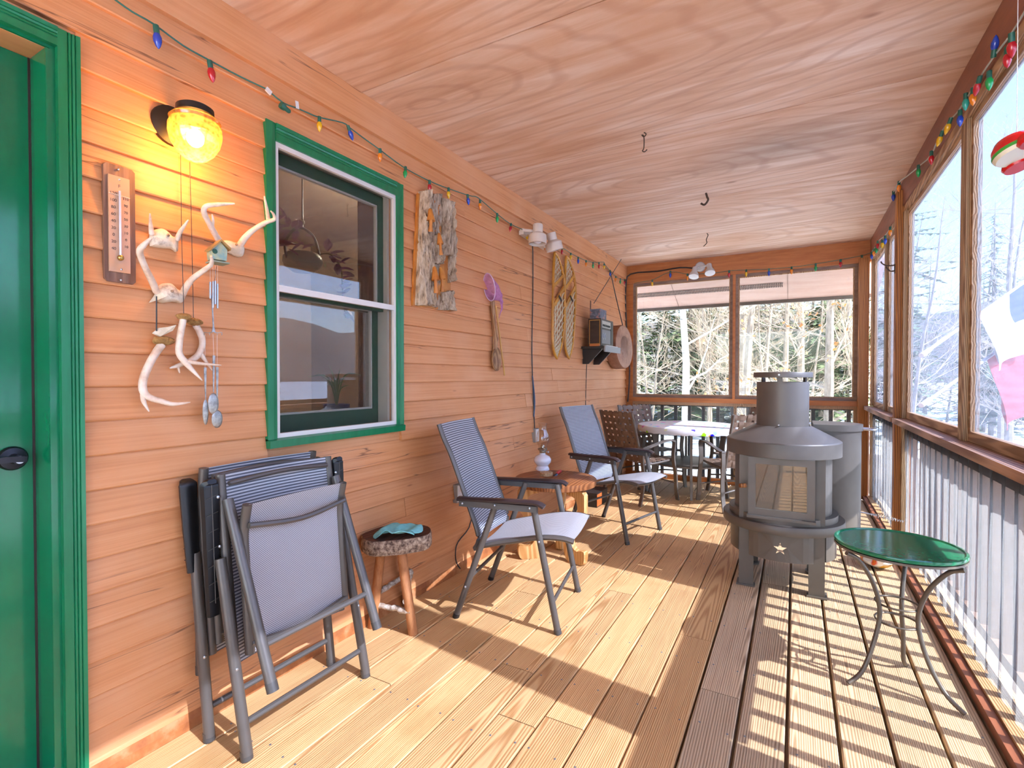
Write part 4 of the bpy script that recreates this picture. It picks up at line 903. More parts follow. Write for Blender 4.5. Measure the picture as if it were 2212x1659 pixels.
# ---- antlers and skull plates
m_antler = noisy('antler', '#C9A98C', '#E2CDB8', (25, 25, 25), rough=.55, bump=.2, c3='#EADBCB', lo=.3, hi=.7)
m_antbase = noisy('antler_burr', '#8A6A4E', '#B5957A', (60, 60, 60), rough=.8, bump=.6)
m_skull = noisy('skull_bone', '#CDBDA2', '#E0D4C0', (22, 22, 22), rough=.7, bump=.3, c3='#8C7660', lo=.4, hi=.75)
m_fur = noisy('deer_hide', '#8A6638', '#B08A52', (80, 80, 80), rough=1, bump=.8)
def pth3(pts): return [W(p[0], p[1], p[2]) for p in pts]
def horn(par, pts, radii, name='antler', mat=None): return MB().tube(smooth_path(pth3(pts), 4), smooth_vals([r_ * .00118 for r_ in radii], 4), 9).build(name, mat or m_antler, par, True)
def skull(par, pts, th=.022):
    P = pth3([(x, y, .012) for x, y in pts]); c = sum(P, V()) / len(P); mb = MB(); n_ = len(P) * 3; Q = smooth_path(P + [P[0]], 3)[:-1]
    for s_, o in ((1, 0), (.97, .012), (.75, .022), (.35, .028)): mb.v += [c + (q - c) * s_ + V((o, 0, 0)) for q in Q]
    for i in range(3):
        for j in range(n_): mb.f.append((i * n_ + j, i * n_ + (j + 1) % n_, (i + 1) * n_ + (j + 1) % n_, (i + 1) * n_ + j))
    mb.f.append(tuple(range(n_))); mb.f.append(tuple(3 * n_ + j for j in range(n_)))
    k = mb.build('skull_plate', m_skull, par, True); MB().ball(c + V((.03, 0, .01)), .005, 8, 4).build('nail', m_antbase, k, True); return k
g1 = thing('antler_mount', 'small skull plate with two short spike antlers, upper left of the group', 'antlers', W(348, 545, .01), 0, 'antlers by the door')
skull(g1, [(323, 532), (323, 503), (333, 497), (345, 494), (358, 500), (370, 512), (381, 514), (381, 544), (368, 538), (345, 536)])
horn(g1, [(328, 506, .03), (326, 490, .04), (324, 461, .055)], [7, 5.5, 2]); horn(g1, [(382, 518, .03), (390, 500, .05), (407, 475, .08)], [7, 6, 2])
g2 = thing('antler_mount', 'skull plate with two long curved antlers hanging below the thermometer', 'antlers', W(358, 655, .01), 0, 'antlers by the door')
skull(g2, [(321, 654), (334, 636), (340, 619), (352, 612), (368, 613), (380, 625), (395, 632), (397, 643), (389, 655), (372, 652), (350, 655), (335, 650)])
horn(g2, [(338, 630, .02), (330, 610, .05), (314, 578, .09), (302, 545, .12), (309, 531, .14), (327, 514, .16)], [9, 9, 8, 8, 7, 3])
horn(g2, [(393, 640, .02), (401, 622, .05), (416, 602, .08), (440, 584, .11), (457, 570, .14), (456, 553, .16)], [9, 9, 8, 7, 6, 3])
g3 = thing('antler_mount', 'large forked antlers on a skull plate overlapping the window casing', 'antlers', W(499, 552, .01), 0, 'antlers by the door')
skull(g3, [(472, 540), (474, 522), (490, 520), (505, 525), (520, 527), (525, 540), (520, 555), (505, 553), (490, 545)])
horn(g3, [(479, 528, .02), (466, 508, .05), (452, 482, .08), (441, 460, .10), (445, 446, .12), (472, 442, .15), (507, 440, .18)], [10, 9, 8, 8, 7, 6, 2]); horn(g3, [(458, 492, .07), (460, 476, .09), (458, 463, .10)], [6, 4, 2], 'tine')
horn(g3, [(515, 535, .02), (528, 515, .05), (548, 496, .08), (575, 480, .11), (592, 474, .13), (591, 463, .14), (585, 456, .15)], [11, 10, 8, 7, 6, 4, 2]); horn(g3, [(580, 477, .11), (576, 450, .13), (571, 424, .15)], [7, 5, 2], 'tine')
def hide_tuft(par, px_, py_, off, r_=.026):
    c = W(px_, py_, off); mb = MB()
    for i in range(9):
        for j in range(14):
            th2, ph2 = PI * i / 8, 2 * PI * j / 14; d = V((math.sin(th2) * math.cos(ph2), math.sin(th2) * math.sin(ph2) * 1.35, math.cos(th2) * .62)); mb.v.append(c + d * r_ * (1 + .25 * noise.noise(d * 3 + c * 50)))
    for i in range(8):
        for j in range(14): mb.f.append((i * 14 + j, i * 14 + (j + 1) % 14, (i + 1) * 14 + (j + 1) % 14, (i + 1) * 14 + j))
    return mb.build('hide_tuft', m_fur, par, True)
def wire(par, pts, r_=.0011, mat=None, name='wire'): return MB().tube(pth3(pts), r_, 5).build(name, mat or m_cord, par)
g4 = thing('hanging_antler', 'single antler hanging on a cord with furry hide at its top', 'antlers', W(345, 888, .03), 0, 'antlers by the door')
hide_tuft(g4, 353, 736, .04, .024); MB().prism(pth3([(328, 720, .03), (340, 710, .04), (360, 708, .05), (379, 703, .06), (372, 715, .05), (345, 728, .04)]), (.006, 0, .002)).build('skull_piece', m_skull, g4)
horn(g4, [(349, 745, .04), (335, 765, .045), (322, 788, .05), (310, 818, .05), (309, 842, .05), (320, 857, .055), (347, 866, .06), (374, 873, .07), (411, 869, .08)], [11, 10, 10, 10, 10, 9, 8, 6, 1.5])
horn(g4, [(310, 846, .05), (310, 866, .05), (322, 889, .05)], [8, 6, 1.5], 'tine'); wire(g4, [(338, 640, .05), (338, 715, .045)], .0022, None, 'cord')
g5 = thing('hanging_antler', 'forked antler hanging on a wire, crossing in front of another', 'antlers', W(420, 822, .05), 0, 'antlers by the door')
hide_tuft(g5, 397, 684, .06, .018); horn(g5, [(396, 690, .06), (391, 715, .06), (387, 745, .06), (388, 765, .06), (401, 783, .06), (416, 800, .065), (437, 822, .07)], [9, 9, 9, 9, 9, 6, 1.5]); horn(g5, [(399, 780, .06), (430, 785, .07), (478, 789, .08)], [7, 5, 1.5], 'tine')
wire(g5, [(390, 325, .02), (392, 500, .05), (397, 682, .06)])
g6 = thing('hanging_antler', 'branched antler hanging on a wire behind the other antler', 'antlers', W(425, 806, .03), 0, 'antlers by the door')
hide_tuft(g6, 420, 695, .035, .020); horn(g6, [(422, 702, .03), (430, 715, .03), (437, 735, .03), (434, 756, .03), (420, 774, .03), (390, 788, .03), (367, 795, .035)], [9, 9, 9, 9, 9, 7, 2]); horn(g6, [(432, 762, .03), (444, 780, .03), (458, 800, .03)], [8, 5, 1.5], 'tine'); horn(g6, [(384, 790, .03), (388, 806, .035)], [5, 1.5], 'tine')
wire(g6, [(410, 350, .02), (414, 500, .03), (418, 692, .035)])

# ---- birdhouse chime and cutlery chime
bh = thing('birdhouse_wind_chime', 'tiny painted birdhouse wind chime with silver tubes', 'wind chime', W(461, 668, .06))
B = lambda px_, py_, o=.06: W(px_, py_, o)
MB().prism([B(448, 563), B(478, 568), B(480, 545), B(466, 528), B(446, 543)], (.045, -.008, 0)).build('house_body', noisy('painted_bird_house', '#C9C48E', '#8FB0A8', (40, 40, 40), rough=.6, bump=.1), bh)
MB().prism([B(464, 522), B(442, 541), B(442, 545), B(464, 527), B(484, 546), B(484, 541)], (.055, -.008, 0)).build('roof', plain('tan_roof', '#A8854E', .7), bh)
MB().lathe([(.0001, 0), (.008, 0), (.008, .003), (.0001, .003)], 12, frame_to(B(464, 543, .107), (1, 0, 0))).build('entry_hole', m_sash, bh)
MB().prism([B(444, 566), B(481, 572), B(481, 575), B(444, 569)], (.055, -.008, 0)).build('floor_board', plain('grey_green_wood', '#93A08C', .7), bh)
for px_, t0, t1 in ((454, 609, 645), (460, 608, 665), (465, 607, 657), (470, 613, 666)):
    tb_ = MB().tube([B(px_, t0, .07), B(px_, t1, .07)], .0034, 8).build('chime_tube', m_steel, bh, True); MB().tube([B(px_, 573, .07), B(px_, t0, .07)], .0005, 4).build('string', m_white, tb_)
wire(bh, [(441, 519, .05), (466, 526, .07)])
ck = thing('cutlery_wind_chime', 'wind chime of old silver spoons and a butter knife on threads', 'wind chime', W(460, 918, .06))
m_silv = noisy('tarnished_silver', '#8C8880', '#B4B0A8', (60, 60, 60), rough=.35, bump=.1, metal=.8)
fk = MB().sweep([B(458, 638), B(459, 670), B(461, 705), B(461, 717)], rectp(.006, .002), up=(1, 0, 0), scale=[1.2, .7, .8, 2]).build('fork', m_silv, ck)
for dx in (-20, -8, 8, 18): MB().tube(smooth_path([B(461, 715), B(461 + dx * .5, 719), B(461 + dx, 718), B(461 + dx, 724)], 3), .0012, 5).build('tine', m_silv, fk)
def spoon(name, px0, py0, px1, py1, bw, bl):
    o = MB().sweep([B(px0, py0), B(px0 + (px1 - px0) * .3, py0 + (py1 - py0) * .3), B(px1, py1)], rectp(.006, .002), up=(1, 0, 0), scale=[1.5, 1.2, .5]).build(name, m_silv, ck)
    MB().ball(B(px1, py1 + bl), 1, 14, 8, 1, Matrix.Diagonal((.004, bw * .0016, bl * .0016, 1))).build('bowl', m_silv, o, True)
spoon('spoon', 462, 768, 461, 848, 12, 24); spoon('spoon', 469, 793, 469, 885, 12.5, 20); spoon('butter_knife', 443, 794, 444, 862, 6.5, 28)
for a, b_ in (((443, 722), (443, 794)), ((460, 722), (462, 768)), ((469, 722), (469, 793))): MB().tube([B(*a), B(*b_)], .0005, 4).build('string', m_white, ck)
wire(ck, [(468, 575, .07), (458, 640, .06)], .0007)

# ---- bark carving with mushrooms
m_barkw = noisy('pale_furrowed_bark', '#6E5A46', '#B8A288', (45, 70, 16), rough=.95, bump=1.0, c3='#D2C0A8', lo=.3, hi=.7, dist=.02)
m_carve = noisy('carved_orange_wood', '#A8601E', '#D08A3C', (20, 20, 10), rough=.5, bump=.1)
bk = thing('bark_carving', 'tall slab of rough bark carved with orange wooden mushrooms', 'wood carving', W(930, 668, .01))
def bark_strip(tl, tr, bl, br_, th, seed):
    def fn(u, v):
        t_ = W(tl[0] + (tr[0] - tl[0]) * v, tl[1] + (tr[1] - tl[1]) * v); b_ = W(bl[0] + (br_[0] - bl[0]) * v, bl[1] + (br_[1] - bl[1]) * v)
        p = t_.lerp(b_, u); d = th * (.62 + .38 * math.sin(PI * v) ** .5) + .028 * noise.noise(V((seed, p.y * 45, p.z * 9))) + .014 * noise.noise(V((seed + 7, p.y * 110, p.z * 40)))
        if u in (0, 1): p.z += .012 * noise.noise(V((seed, v * 6, u * 3)))
        p.x = XW + .012 + max(d, .012); return p
    MB().grid(fn, 40, 10, (-.03, 0, 0)).build('bark_ridge', m_barkw, bk, True)
bark_strip((899, 415), (918, 415), (888, 660), (919, 661), .06, 1); bark_strip((919, 422), (946, 420), (918, 661), (940, 668), .022, 5); bark_strip((945, 430), (968, 446), (946, 552), (970, 556), .055, 9); bark_strip((944, 632), (967, 630), (938, 670), (970, 673), .055, 12); bark_strip((918, 512), (943, 510), (917, 572), (944, 572), .06, 15); bark_strip((960, 556), (969, 556), (959, 612), (968, 606), .045, 19)
MB().prism([W(899, 418, .012), W(887, 661, .012), W(938, 668, .012), W(970, 673, .012), W(967, 448, .012)], (.014, 0, 0)).build('backing', m_carve, bk)
for (tx, ty, bx, by, sx, sy, w_) in ((929, 449, 931, 476, 930, 500, .020), (948, 502, 951, 526, 953, 550, .016), (938, 574, 941, 604, 942, 632, .020), (951, 576, 955, 602, 955, 629, .018)):
    T, B_, S_ = W(tx, ty, .088), W(bx, by, .094), W(sx, sy, .080); L_ = (T - B_).length; M_ = frame_to(B_, T - B_)
    mr_ = MB().tube(smooth_path([S_, S_.lerp(B_, .5), B_ + (T - B_) * .1], 4), smooth_vals([w_ * .75, w_ * .45, w_ * .5], 4), 10).build('mushroom', m_carve, bk, True)
    MB().lathe([(w_ * .4, .003), (w_ * 1.15, -.004), (w_ * 1.1, .004), (w_ * .85, L_ * .35), (w_ * .55, L_ * .85), (.0001, L_)], 16, M_).build('mushroom_cap', m_carve, mr_, True)

# ---- wooden ladle and butterfly net
ldl = thing('wooden_ladle', 'long wooden spoon hanging beside the purple net', 'spoon', W(1071, 797, .01)); m_spoon = wood('worn_spoon_wood', '#7A5232', '#A88058', axis=2, scale=30, spread=.05)
MB().sweep(smooth_path([W(1063, 640, .02), W(1066, 690, .03), W(1070, 725, .035), W(1069, 755, .03)], 4), circ(10, .021, .014)).build('handle', m_spoon, ldl, True)
sb = W(1071, 776, .03); mb = MB()
for i in range(11):
    for j in range(18):
        r_ = i / 10; a = 2 * PI * j / 18; mb.v.append(sb + V((.024 * (r_ * r_ - .55), .058 * r_ * math.cos(a), .083 * r_ * math.sin(a))))
for i in range(10):
    for j in range(18): mb.f.append((i * 18 + j, i * 18 + (j + 1) % 18, (i + 1) * 18 + (j + 1) % 18, (i + 1) * 18 + j))
nb = len(mb.v); mb.v += [q + V((-.009, 0, 0)) for q in mb.v[:nb]]; mb.f += [tuple(i + nb for i in reversed(f)) for f in mb.f]; k0 = 10 * 18; mb.f += [(k0 + j, k0 + (j + 1) % 18, nb + k0 + (j + 1) % 18, nb + k0 + j) for j in range(18)]
mb.build('bowl', m_spoon, ldl, True)
net = thing('butterfly_net', 'purple butterfly net with bamboo handle hanging on the wall', 'net', W(1090, 812, .03))
hoop = [W(1057 + 12 * math.cos(a) + 4 * math.sin(a), 620 - 30 * math.sin(a) * -1, .05 + .05 * math.cos(a)) for a in [2 * PI * i / 28 for i in range(28)]]
MB().tube(hoop, .003, 6, close=True).build('hoop', plain('white_hoop', '#C9B4CE', .5), net, True)
tip = W(1077, 690, .06); bul = W(1104, 640, .12)
def bagf(u, v):
    a = u * 28; i = int(a) % 28; h_ = hoop[i].lerp(hoop[(i + 1) % 28], a - int(a)); c = h_.lerp(bul, math.sin(v * PI * .5) * .75).lerp(tip, v ** 2.2); return c + V((.012 * noise.noise(c * 30), .012 * noise.noise(c * 35 + V((4, 0, 0))), 0)) * math.sin(PI * v)
MB().grid(bagf, 56, 14).build('mesh_bag', sheet('purple_net_mesh', .35, '#F4E0F4', '#D8A8DC', .0, (40, 40, 40), .3), net, True)
MB().tube([W(1071, 660, .04), W(1090, 811, .03)], .006, 7).build('bamboo_handle', plain('bamboo', '#C8964E', .5), net, True)

# ---- double spotlight, cords, outlet boxes
m_cream = plain('cream_enamel', '#D2C4B4', .4)
spt = thing('spotlight_fixture', 'cream double spotlight on a wall plate above the cord', 'spotlight', W(1150, 520, .02))
MB().sweep([W(1126, 500, .028), W(1178, 534, .028)], rectp(.045, .04), up=(1, 0, 0)).build('mount_plate', m_cream, spt)
for (p_, q_, tl) in ((W(1162, 485, .14), W(1161, 527, .14), 0), (W(1190, 503, .14), W(1199, 541, .16), 1)):
    d = (q_ - p_); L_ = d.length; M_ = frame_to(p_, d)
    hd_ = MB().lathe([(.0001, 0), (.036, 0), (.038, .006), (.038, L_ * .42), (.066, L_ * .55), (.068, L_ * .58), (.068, L_), (.060, L_), (.058, L_ * .72), (.0001, L_ * .7)], 24, M_).build('lamp_head', m_cream, spt, True)
    MB().ball(M_ @ V((0, 0, L_ * .82)), .036, 14, 8, .7).build('bulb', m_milk, hd_, True)
    MB().tube([M_ @ V((0, 0, L_ * .35)), (M_ @ V((0, 0, L_ * .35))) + V((-.10, -.05, .01))], .012, 8).build('swivel_arm', m_cream, hd_, True)
def cable(label, pts, r_, mat=None, name='cable', n=3): return tag(MB().tube(smooth_path(pts, n), r_, 6).build(name, mat or m_cord, None, True), label, 'cable')
cable('dark cable running down the wall from the cream spotlight', [W(1149, 525, .03), W(1151, 545, .02), W(1151, 640, .018), W(1149, 740, .018), W(1150, 805, .018), W(1152, 860, .02), W(1154, 905, .02), W(1155, 932, .022)], .0045)
cable('thin blue-grey cable beside the spotlight cable', [W(1150, 812, .024), W(1152, 830, .026), W(1155, 868, .024), W(1153, 900, .022)], .006, plain('blue_grey_plug', '#38506E', .4))
cable('thin cable dropping from the radio shelf to the chair', [W(1268, 772, .02), W(1266, 830, .015), W(1265, 880, .015), W(1266, 940, .015)], .0035)
cable('black cable looping to the floor behind the open sling chair', [W(1022, 1100, .02), W(1013, 1140, .02), W(990, 1170, .02), W(984, 1192, .025), W(986, 1215, .028), W(994, 1228, .03)], .004)
def obox(label, c, w_, h_):
    o = thing('outlet_box', label, 'outlet', c); MB().box(c.x - .02, c.x + .014, c.y - w_ / 2, c.y + w_ / 2, c.z - h_ / 2, c.z + h_ / 2).build('box', plain('grey_outlet_metal', '#9C9A96', .4, .5), o)
    MB().box(c.x + .014, c.x + .018, c.y - w_ * .42, c.y + w_ * .42, c.z - h_ * .45, c.z + h_ * .45).build('cover', m_white, o)
    for s_ in (-1, 1): MB().box(c.x + .018, c.x + .020, c.y - .012, c.y + .012, c.z + s_ * h_ * .22 - .012, c.z + s_ * h_ * .22 + .012).build('socket', m_cream, o)
obox('white outlet behind the oil lamp chimney', W(1157, 940, .02), .065, .11); obox('metal outlet box behind the open sling chair back', W(990, 1065, .02), .07, .11)

# ---- box and power strip on the floor at the wall
bxm = V((-1.70, 4.62, 0)); cb = thing('cardboard_box', 'low black and orange cardboard box on the floor by the wall', 'box', bxm)
MB().box(bxm.x - .10, bxm.x + .10, bxm.y - .15, bxm.y + .15, 0, .13).build('carton', plain('black_card', '#231D1A', .5), cb)
MB().box(bxm.x + .10, bxm.x + .102, bxm.y - .15, bxm.y - .02, .01, .12).build('orange_panel', plain('orange_card', '#C8642A', .5), cb); MB().box(bxm.x - .101, bxm.x + .101, bxm.y - .151, bxm.y + .151, .105, .132).build('lid', plain('black_lid', '#2A2320', .5), cb)
psb = V((-1.76, 3.62, 0)); pst_ = thing('power_strip', 'black power strip on the floor behind the round wooden table', 'power strip', psb)
MB().box(psb.x - .025, psb.x + .025, psb.y - .16, psb.y + .16, 0, .035).build('case', m_black, pst_)
for k in range(5): MB().box(psb.x - .012, psb.x + .012, psb.y - .13 + k * .06, psb.y - .10 + k * .06, .035, .037).build('socket', m_armg, pst_)
# ---- snowshoes
m_ash = noisy('varnished_ash', '#A8701C', '#C88C30', (20, 20, 10), rough=.35, bump=.05); m_raw = plain('rawhide', '#CDBE9C', .6)
def snowshoe(label, L, R_):
    s_ = thing('snowshoe', label, 'snowshoe', W(L[-1][0], L[-1][1], .03), 0, 'pair of wooden snowshoes')
    left = smooth_path([W(x, y, .045) for x, y in L], 5); right = smooth_path([W(x, y, .045) for x, y in R_], 5); n_ = len(left)
    MB().tube(left + right[::-1][1:], .012, 8).build('frame', m_ash, s_, True)
    lc = MB(); N_ = 40
    at = lambda P, f: P[min(int(f * (n_ - 1)), n_ - 2)].lerp(P[min(int(f * (n_ - 1)), n_ - 2) + 1], f * (n_ - 1) - min(int(f * (n_ - 1)), n_ - 2))
    for i in range(N_):
        f = .06 + .9 * i / N_
        if .34 < f < .45: continue
        lc.tube([at(left, f), at(right, min(f + .012 * (1 if i % 2 else -1), 1))], .0042 if f > .45 else .003, 4)
    for k in range(1, 5):
        g = k / 5
        for a, b_ in ((.08, .34), (.45, .95)):
            lc.tube([at(left, a + (b_ - a) * i / 8).lerp(at(right, a + (b_ - a) * i / 8), g) + V((.003 * (-1) ** i, 0, 0)) for i in range(9)], .0045 if a > .3 else .0028, 4)
    tag(lc.build('lacing', m_raw, s_), kind='stuff')
    for f in (.33, .455): MB().sweep([at(left, f), at(right, f)], rectp(.03, .012), up=(1, 0, 0)).build('crossbar', m_ash, s_)
    MB().sweep([at(left, .45).lerp(at(right, .45), .5) + V((.01, -.02, 0)), at(left, .47).lerp(at(right, .47), .5) + V((.014, .03, -.02))], rectp(.02, .004), up=(1, 0, 0)).build('binding_strap', m_black, s_)
snowshoe('left snowshoe of the pair, wooden frame with rawhide lacing', [(1198, 546), (1196, 580), (1195, 620), (1194, 680), (1194, 735), (1197, 760), (1203, 774)], [(1198, 546), (1207, 560), (1217, 595), (1220, 630), (1219, 690), (1213, 745), (1203, 774)])
snowshoe('right snowshoe of the pair, nearer the radio shelf', [(1223, 554), (1221, 585), (1220, 625), (1220, 680), (1220, 735), (1223, 760), (1229, 774)], [(1223, 554), (1231, 566), (1240, 595), (1243, 630), (1241, 690), (1237, 745), (1229, 774)])

# ---- shelf with radio and box, hanging drum
sy0 = FX(1305, 755, XW + .25).y; sy1 = FX(1338, 760, XW + .25).y; sz = FX(1305, 747, XW + .25).z
m_blkw = plain('black_painted_wood', '#1C1816', .45)
sh = thing('wall_shelf', 'black wall shelf with two brackets under the radio', 'shelf', V((XW + .01, (sy0 + sy1) / 2, sz - .2)))
MB().box(XW + .012, XW + .25, sy0, sy1, sz - .022, sz).build('board', m_blkw, sh)
MB().box(XW + .248, XW + .262, sy0, sy1, sz - .055, sz + .004).build('front_edge', plain('grey_metal_edge', '#8E8E90', .4, .5), sh)
for yy in (sy0 + .05, sy1 - .12): MB().prism([(XW + .012, yy, sz - .022), (XW + .21, yy, sz - .022), (XW + .20, yy, sz - .04), (XW + .07, yy, sz - .17), (XW + .012, yy, sz - .17)], (0, .02, 0)).build('bracket', m_blkw, sh)
ya, yb = sy0 + .035, sy0 + .035 + .37; xa, xb = XW + .075, XW + .205; zr = sz + .27
rd = thing('radio', 'old dark wooden cassette radio standing on the wall shelf', 'radio', V(((xa + xb) / 2, (ya + yb) / 2, sz)))
MB().box(xa, xb, ya, yb, sz + .008, zr).build('case', noisy('dark_walnut_case', '#2A1B14', '#3A281E', (10, 10, 30), rough=.4, bump=.05), rd)
gfr = MB(); xm0, xm1 = xa + .012, xb - .008
gfr.box(xm0, xm1, ya - .004, ya, sz + .02, sz + .028).box(xm0, xm1, ya - .004, ya, zr - .02, zr - .012).box(xm0, xm0 + .006, ya - .004, ya, sz + .02, zr - .012).box(xm1 - .006, xm1, ya - .004, ya, sz + .02, zr - .012); gfr.build('gold_trim', plain('gold_trim', '#B88A4A', .35, .6), rd)
MB().box(xb, xb + .004, ya + .02, yb - .09, sz + .03, sz + .165).build('cassette_door', plain('cassette_grey', '#6A6A70', .35, .3), rd)
for k in (0, 1): MB().tube([V((xb + .005, ya + .06 + k * .05 + .02 * math.cos(a), sz + .10 + .03 * math.sin(a))) for a in [2 * PI * i / 16 for i in range(16)]], .0025, 5, close=True).build('reel_window', m_steel, rd)
MB().box(xb, xb + .006, ya + .02, yb - .09, zr - .085, zr - .02).build('tuner_panel', plain('tuner_silver', '#A8A6A2', .3, .6), rd)
for k in range(5): MB().box(xb + .006, xb + .012, ya + .04 + k * .045, ya + .068 + k * .045, zr - .075, zr - .055).build('button', m_black, rd)
MB().box(xb, xb + .005, yb - .08, yb - .01, sz + .03, zr - .02).build('speaker_grille', m_black, rd)
for dx in (xa + .02, xb - .03):
    for dy in (ya + .02, yb - .03): MB().box(dx, dx + .012, dy, dy + .012, sz, sz + .009).build('foot', m_black, rd)
MB().sweep([V((xa + .002, ya + .05, zr - .06)), V((xa - .012, ya + .10, zr + .19))], rectp(.02, .006), up=(1, 0, 0)).build('antenna', plain('brown_stick', '#6A4428', .5), rd)
bx = thing('patterned_box', 'small grey box with orange floral pattern standing on the radio', 'box', V((xa + .05, ya + .12, zr)))
MB().box(xa + .018, xb - .01, ya + .005, ya + .19, zr, zr + .085).build('carton', noisy('orange_floral_print', '#4E5460', '#6A7080', (22, 22, 22), rough=.5, bump=0, c3='#C86A48', lo=.45, hi=.62), bx)
MB().box(xa + .016, xb - .008, ya + .003, ya + .192, zr + .085, zr + .093).build('lid', plain('grey_card', '#6C7280', .5), bx)
tag(MB().box(XW + .10, XW + .20, sy0 + .005, sy0 + .032, sz, sz + .022).build('orange_tray', plain('orange_wood', '#B8682C', .5), None), 'thin orange wooden block lying on the shelf before the radio', 'block')
tag(MB().prism([(XW + .21, sy0 + .10, sz), (XW + .245, sy0 + .10, sz), (XW + .245, sy0 + .44, sz), (XW + .21, sy0 + .44, sz)], (0, 0, .012)).build('paper_pad', m_white, None), 'white pad of paper lying on the shelf front', 'paper')
dcn = FX(1349, 749, XW + .15); drm = thing('frame_drum', 'round wooden frame drum hanging in the corner by a cord', 'drum', dcn + V((-.05, 0, -.25)))
DM = frame_to(dcn, (1, -.10, .05)); m_drumw = noisy('red_brown_drum_wood', '#8A5A40', '#A87A5C', (14, 14, 14), rough=.6, bump=.2); rd_ = .245
MB().lathe([(rd_, -.125), (rd_ + .004, -.11), (rd_ + .004, -.02), (rd_ - .004, 0), (rd_ - .03, .004)], 44, DM).build('shell', m_drumw, drm, True)
MB().lathe([(rd_ - .026, .003), (rd_ * .5, .004), (.0001, .004)], 44, DM).build('drum_face', noisy('worn_painted_hide', '#C69C84', '#D4B09A', (7, 7, 7), rough=.7, bump=.1, c3='#6A4A3C', lo=.42, hi=.78), drm, True)
MB().sweep([DM @ V((.06, .24, -.1)), DM @ V((-.06, .243, -.1))], rectp(.04, .012), up=(0, 0, 1)).build('label_plate', m_brown_bal, drm)
cable('black cord holding the drum from a nail below the lights', [W(1318, 583, .03), W(1329, 635, .06), dcn + V((-.02, 0, .235))], .006)
cable('grey string running from the radio shelf up to the ceiling hook', [V((xa + .03, ya + .08, zr + .16)), FZ(1342, 560, ZC - .01)], .004)

# ---- string lights: cable and bulbs, each bulb with its socket
m_gcord = plain('green_twisted_cord', '#2E6A5C', .5); m_gsock = plain('green_socket', '#1C5A4A', .45)
BULB = {k: plain('bulb_' + k, c, .18, 0, Coat_Weight=.4) for k, c in (('blue', '#1C3FA8'), ('red', '#B01824'), ('yellow', '#D8A818'), ('orange', '#E0801C'), ('green', '#0E9448'), ('teal', '#2AA090'))}
bulb_me = {}
def string_lights(label, pts, bulbs, r_=.0028, mat=None, size=1.0):
    t = thing('string_lights', label, 'string lights', pts[0], 0, 'strings of coloured bulbs')
    MB().tube(smooth_path(pts, 3), r_, 6).build('cord', mat or m_gcord, t, True)
    for p, col, dirv, sz_ in bulbs:
        d = V(dirv).normalized(); M_ = frame_to(p, d) @ Matrix.Scale(sz_ * size, 4)
        b_ = MB().lathe([(.0062, .018), (.0085, .022), (.0115, .031), (.0105, .042), (.006, .055), (.0001, .063)], 12, M_).build('bulb', BULB[col], t, True)
        MB().lathe([(.0075, -.004), (.0078, .0), (.0078, .018), (.0072, .0225), (.0001, .0225)], 10, M_).build('socket', m_gsock, b_, True)
    return t
dn = (0, 0, -1)
def wb(px_, py_, c, d=dn, s_=1.0, off=.04): return (W(px_, py_, off), c, d, s_)
string_lights('green string lights along the frieze by the door, blue and red round bulbs', [W(x, y, .036) for x, y in ((244, -4), (285, 25), (332, 52), (395, 98), (452, 130), (520, 166), (575, 192))], [wb(337, 58, 'blue', (.1, .05, -1), 1.15), wb(453, 134, 'red', (.1, .1, -1), 1.15)])
t2 = string_lights('long string of small coloured bulbs from window corner to the far beam', [W(x, y, .036) for x, y in ((575, 192), (612, 222), (640, 233), (668, 245), (688, 253), (740, 265), (756, 276), (785, 298), (820, 323), (873, 362), (928, 391), (968, 407), (1012, 422), (1028, 425), (1040, 433), (1074, 462), (1103, 484), (1137, 500), (1177, 526), (1212, 534), (1233, 547), (1250, 556), (1266, 563), (1281, 567), (1303, 566), (1306, 570), (1318, 585), (1330, 597), (1340, 603), (1350, 605))],
    [wb(*b_) for b_ in ((690, 254, 'yellow'), (752, 273, 'blue', (.1, .4, -1)), (821, 323, 'orange'), (876, 362, 'green', (.1, -.2, -1)), (928, 391, 'red'), (969, 407, 'yellow'), (1010, 421, 'blue', (0, .2, -1)), (1037, 433, 'orange'), (1074, 462, 'green'), (1104, 484, 'red', (0, -.3, -1)), (1137, 500, 'yellow', (0, .3, -1)), (1177, 524, 'orange'), (1214, 535, 'red'), (1233, 547, 'yellow'), (1249, 556, 'blue'), (1266, 563, 'orange'), (1281, 567, 'green'), (1294, 568, 'red'), (1305, 570, 'yellow'), (1318, 585, 'blue'), (1330, 597, 'orange'), (1340, 602, 'green'), (1349, 604, 'red'))])
MB().lathe([(.0001, 0), (.013, 0), (.014, .008), (.012, .02), (.009, .022), (.009, .04), (.005, .045), (.0001, .045)], 14, frame_to(W(606, 226, .05), (.0, .9, -.2))).build('plug', m_gsock, t2, True)
MB().box(-.0005, .0005, -.008, .008, 0, .03, Matrix.Translation(W(643, 235, .042)) @ Matrix.Rotation(R(8), 4, 'X')).build('paper_tag', m_white, t2)
MB().box(-.003, .003, -.012, .012, -.008, .01, Matrix.Translation(W(580, 197, .042)) @ Matrix.Rotation(R(-25), 4, 'X')).build('paper_tag', m_white, t2)
def fb_(px_, py_, c, s_=1.25): return (FY(px_, py_, YF - .065), c, dn, s_)
